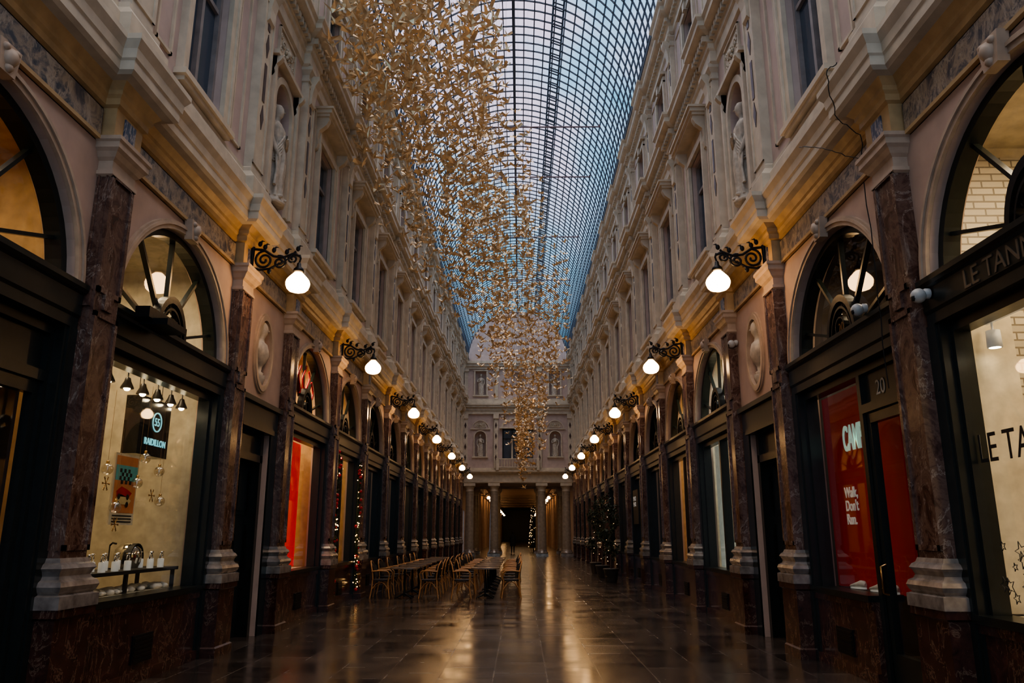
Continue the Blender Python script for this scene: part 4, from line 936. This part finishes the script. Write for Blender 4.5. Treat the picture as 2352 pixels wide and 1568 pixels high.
# ------------------------------------------------------------------ person
def person(loc,rot):
    me=bpy.data.meshes.new("person"); 
    V=[(0,0,.95),(0,0,1.15),(0,0,1.38),(0,0,1.5),(.01,0,1.58),(.02,0,1.68),(0,.09,.9),(.03,.1,.5),(-.02,.1,.09),(.12,.1,.04),(0,-.09,.9),(-.06,-.1,.5),(-.16,-.1,.12),(-.04,-.1,.05),(0,.18,1.42),(.02,.23,1.15),(.12,.22,.95),(0,-.18,1.42),(-.02,-.23,1.15),(.03,-.24,.9),(.15,.22,.87),(.04,-.24,.81)]
    E=[(0,1),(1,2),(2,3),(3,4),(4,5),(0,6),(6,7),(7,8),(8,9),(0,10),(10,11),(11,12),(12,13),(2,14),(14,15),(15,16),(2,17),(17,18),(18,19),(16,20),(19,21)]
    RR_=[.14,.12,.14,.06,.07,.085,.09,.06,.045,.04,.09,.06,.045,.04,.06,.045,.035,.06,.045,.035,.03,.03]
    me.from_pydata(V,E,[]); me.materials.append(M_coat); o=bpy.data.objects.new("person",me); COL.objects.link(o)
    sk=o.modifiers.new("s",'SKIN'); 
    for i,r in enumerate(RR_): me.skin_vertices[0].data[i].radius=(r,r)
    me.skin_vertices[0].data[0].use_root=True
    o.modifiers.new("u",'SUBSURF').levels=2; o.modifiers["u"].render_levels=2
    o.location=loc; o.rotation_euler=(0,0,rot); setp(o,"person in dark coat and trousers walking through the passage","person")
    b_=MB(); b_.loft([[(cx+ry*math.cos(2*pi*j/16),rx*math.sin(2*pi*j/16),z) for j in range(16)] for z,rx,ry,cx in ((.6,.25,.2,0),(.9,.21,.17,0),(1.15,.19,.15,0),(1.4,.23,.15,0),(1.49,.13,.1,0))]); mk("coat",b_,M_coat,o)
    b_=MB(); b_.ico((.035,0,1.665),.098,0,.85,1.15,12,8); b_.ico((.13,0,1.66),.018); mk("face",b_,M_skin,o)
    b_=MB(); b_.ico((.0,0,1.70),.107,0,.88,1.0,12,8); mk("hair",b_,M_hair,o)
person((-.45,66.5,0),pi*.5)
# ------------------------------------------------------------------ origami birds
def birdgeo(sc,rx,ry,rz):
    Mx=Matrix.Rotation(rz,3,'Z')@Matrix.Rotation(ry,3,'Y')@Matrix.Rotation(rx,3,'X')
    V=[(0,0,-.05),(.05,0,0),(-.05,0,0),(0,.12,.07),(0,-.12,.07),(0,.02,.02),(0,-.02,.02),(.11,0,.075),(.135,0,.055),(-.14,0,.06),(.03,.02,0),(.03,-.02,0),(-.03,.02,0),(-.03,-.02,0),(.045,.125,.03),(.045,-.125,.03)]
    F=[(10,3,12),(11,13,4),(10,14,3),(11,4,15),(0,10,12),(0,13,11),(10,7,11),(0,10,11),(7,8,1),(0,7,10),(0,11,7),(12,9,13),(0,12,9),(0,9,13)]
    return [Mx@(Vector(v)*sc) for v in V],F
tabl=[(11.5,-3.6,-.5,9.6,14.6),(16,-3.65,-.1,9.1,14.6),(20,-3.6,.2,8.4,14.6),(24,-3.0,.8,8.0,14),(28,-2.0,2.1,7.4,13.3),(32,-1.3,2.2,6.4,12.2),(36,-.7,1.8,5.3,10.6),(40,0,1.1,4.3,8.3),(43,.15,.55,3.9,6.4)]
def env(y):
    for a,b_ in zip(tabl,tabl[1:]):
        if a[0]<=y<=b_[0]:
            f=(y-a[0])/(b_[0]-a[0]); return [a[i]+(b_[i]-a[i])*f for i in range(1,5)]
rb=random.Random(11); birds=[]; th=MB()
for k in range(430):
    y=11.5+31.5*rb.random()**1.2; e_=env(y)
    if y>34 and rb.random()<.3: continue
    x=rb.uniform(e_[0],e_[1]); edge=abs((x-e_[0])/(e_[1]-e_[0])-.5)*2
    zl=e_[2]+rb.random()**1.3*2.4+edge*edge*.8; zh=min(e_[3],zl+rb.uniform(1.8,5)); 
    ztop=RZ+math.sqrt(max(.1,RR*RR-x*x))-.1
    th.tube([(x,y,zl),(x,y,ztop)],.0022,3,0,False)
    z=zl
    while z<zh:
        birds.append((x+rb.uniform(-.04,.04),y+rb.uniform(-.04,.04),z)); z+=rb.uniform(.3,.6)
birds.sort(key=lambda p:p[1]**2+(p[2]-1.6)**2)
def inframe(p):
    X=p[0]-.19;Y=p[1];Z=p[2]-1.6; c,s_=.9707,.2405
    f=Y*c+Z*s_; u=Z*c-Y*s_; return abs(X/f)<.66 and abs(u/f)<.44
ind=[p for p in birds if inframe(p)][:300]; si=set(ind)
variants=[]
for k in range(6):
    mb=MB(); v,f=birdgeo(1,rb.uniform(-.5,.5),rb.uniform(-.5,.5),0); mb.add(v,f); variants.append(mesh_from("paper_bird",mb,[M_gold],recalc=False))
for p in ind:
    o=bpy.data.objects.new("paper_bird",rb.choice(variants)); COL.objects.link(o); o.location=p; o.rotation_euler=(rb.uniform(-.3,.3),rb.uniform(-.3,.3),rb.random()*6.28); sc=rb.uniform(1.3,1.7); o.scale=(sc,)*3
    setp(o,"folded gold foil origami bird hanging on a thread","paper bird","gold origami birds")
mb=MB()
for p in birds:
    if p in si: continue
    v,f=birdgeo(rb.uniform(1.1,1.5),rb.uniform(-.6,.6),rb.uniform(-.6,.6),rb.random()*6.28); mb.add([Vector(p)+q for q in v],f)
mk("paper_bird_flock",mb,M_gold,world=True,label="dense hanging stream of gold foil origami birds",cat="paper birds",kind="stuff",recalc=False)
mk("hanging_threads",th,M_thread,world=True,label="fine vertical threads carrying the origami birds",cat="threads",kind="stuff",recalc=False)
print("birds",len(birds))
# ------------------------------------------------------------------ camera
F_=1785
cam=bpy.data.cameras.new("camera"); co=bpy.data.objects.new("camera",cam); COL.objects.link(co)
cam.sensor_width=36; cam.lens=F_/2352*36; cam.clip_end=400
co.location=(.19,0,1.6); co.rotation_euler=(pi/2+math.atan(441/F_),0,math.atan(19/F_)); SC.camera=co
SC.view_settings.view_transform='AgX'; SC.view_settings.look='AgX - Medium High Contrast'; SC.view_settings.exposure=1.1
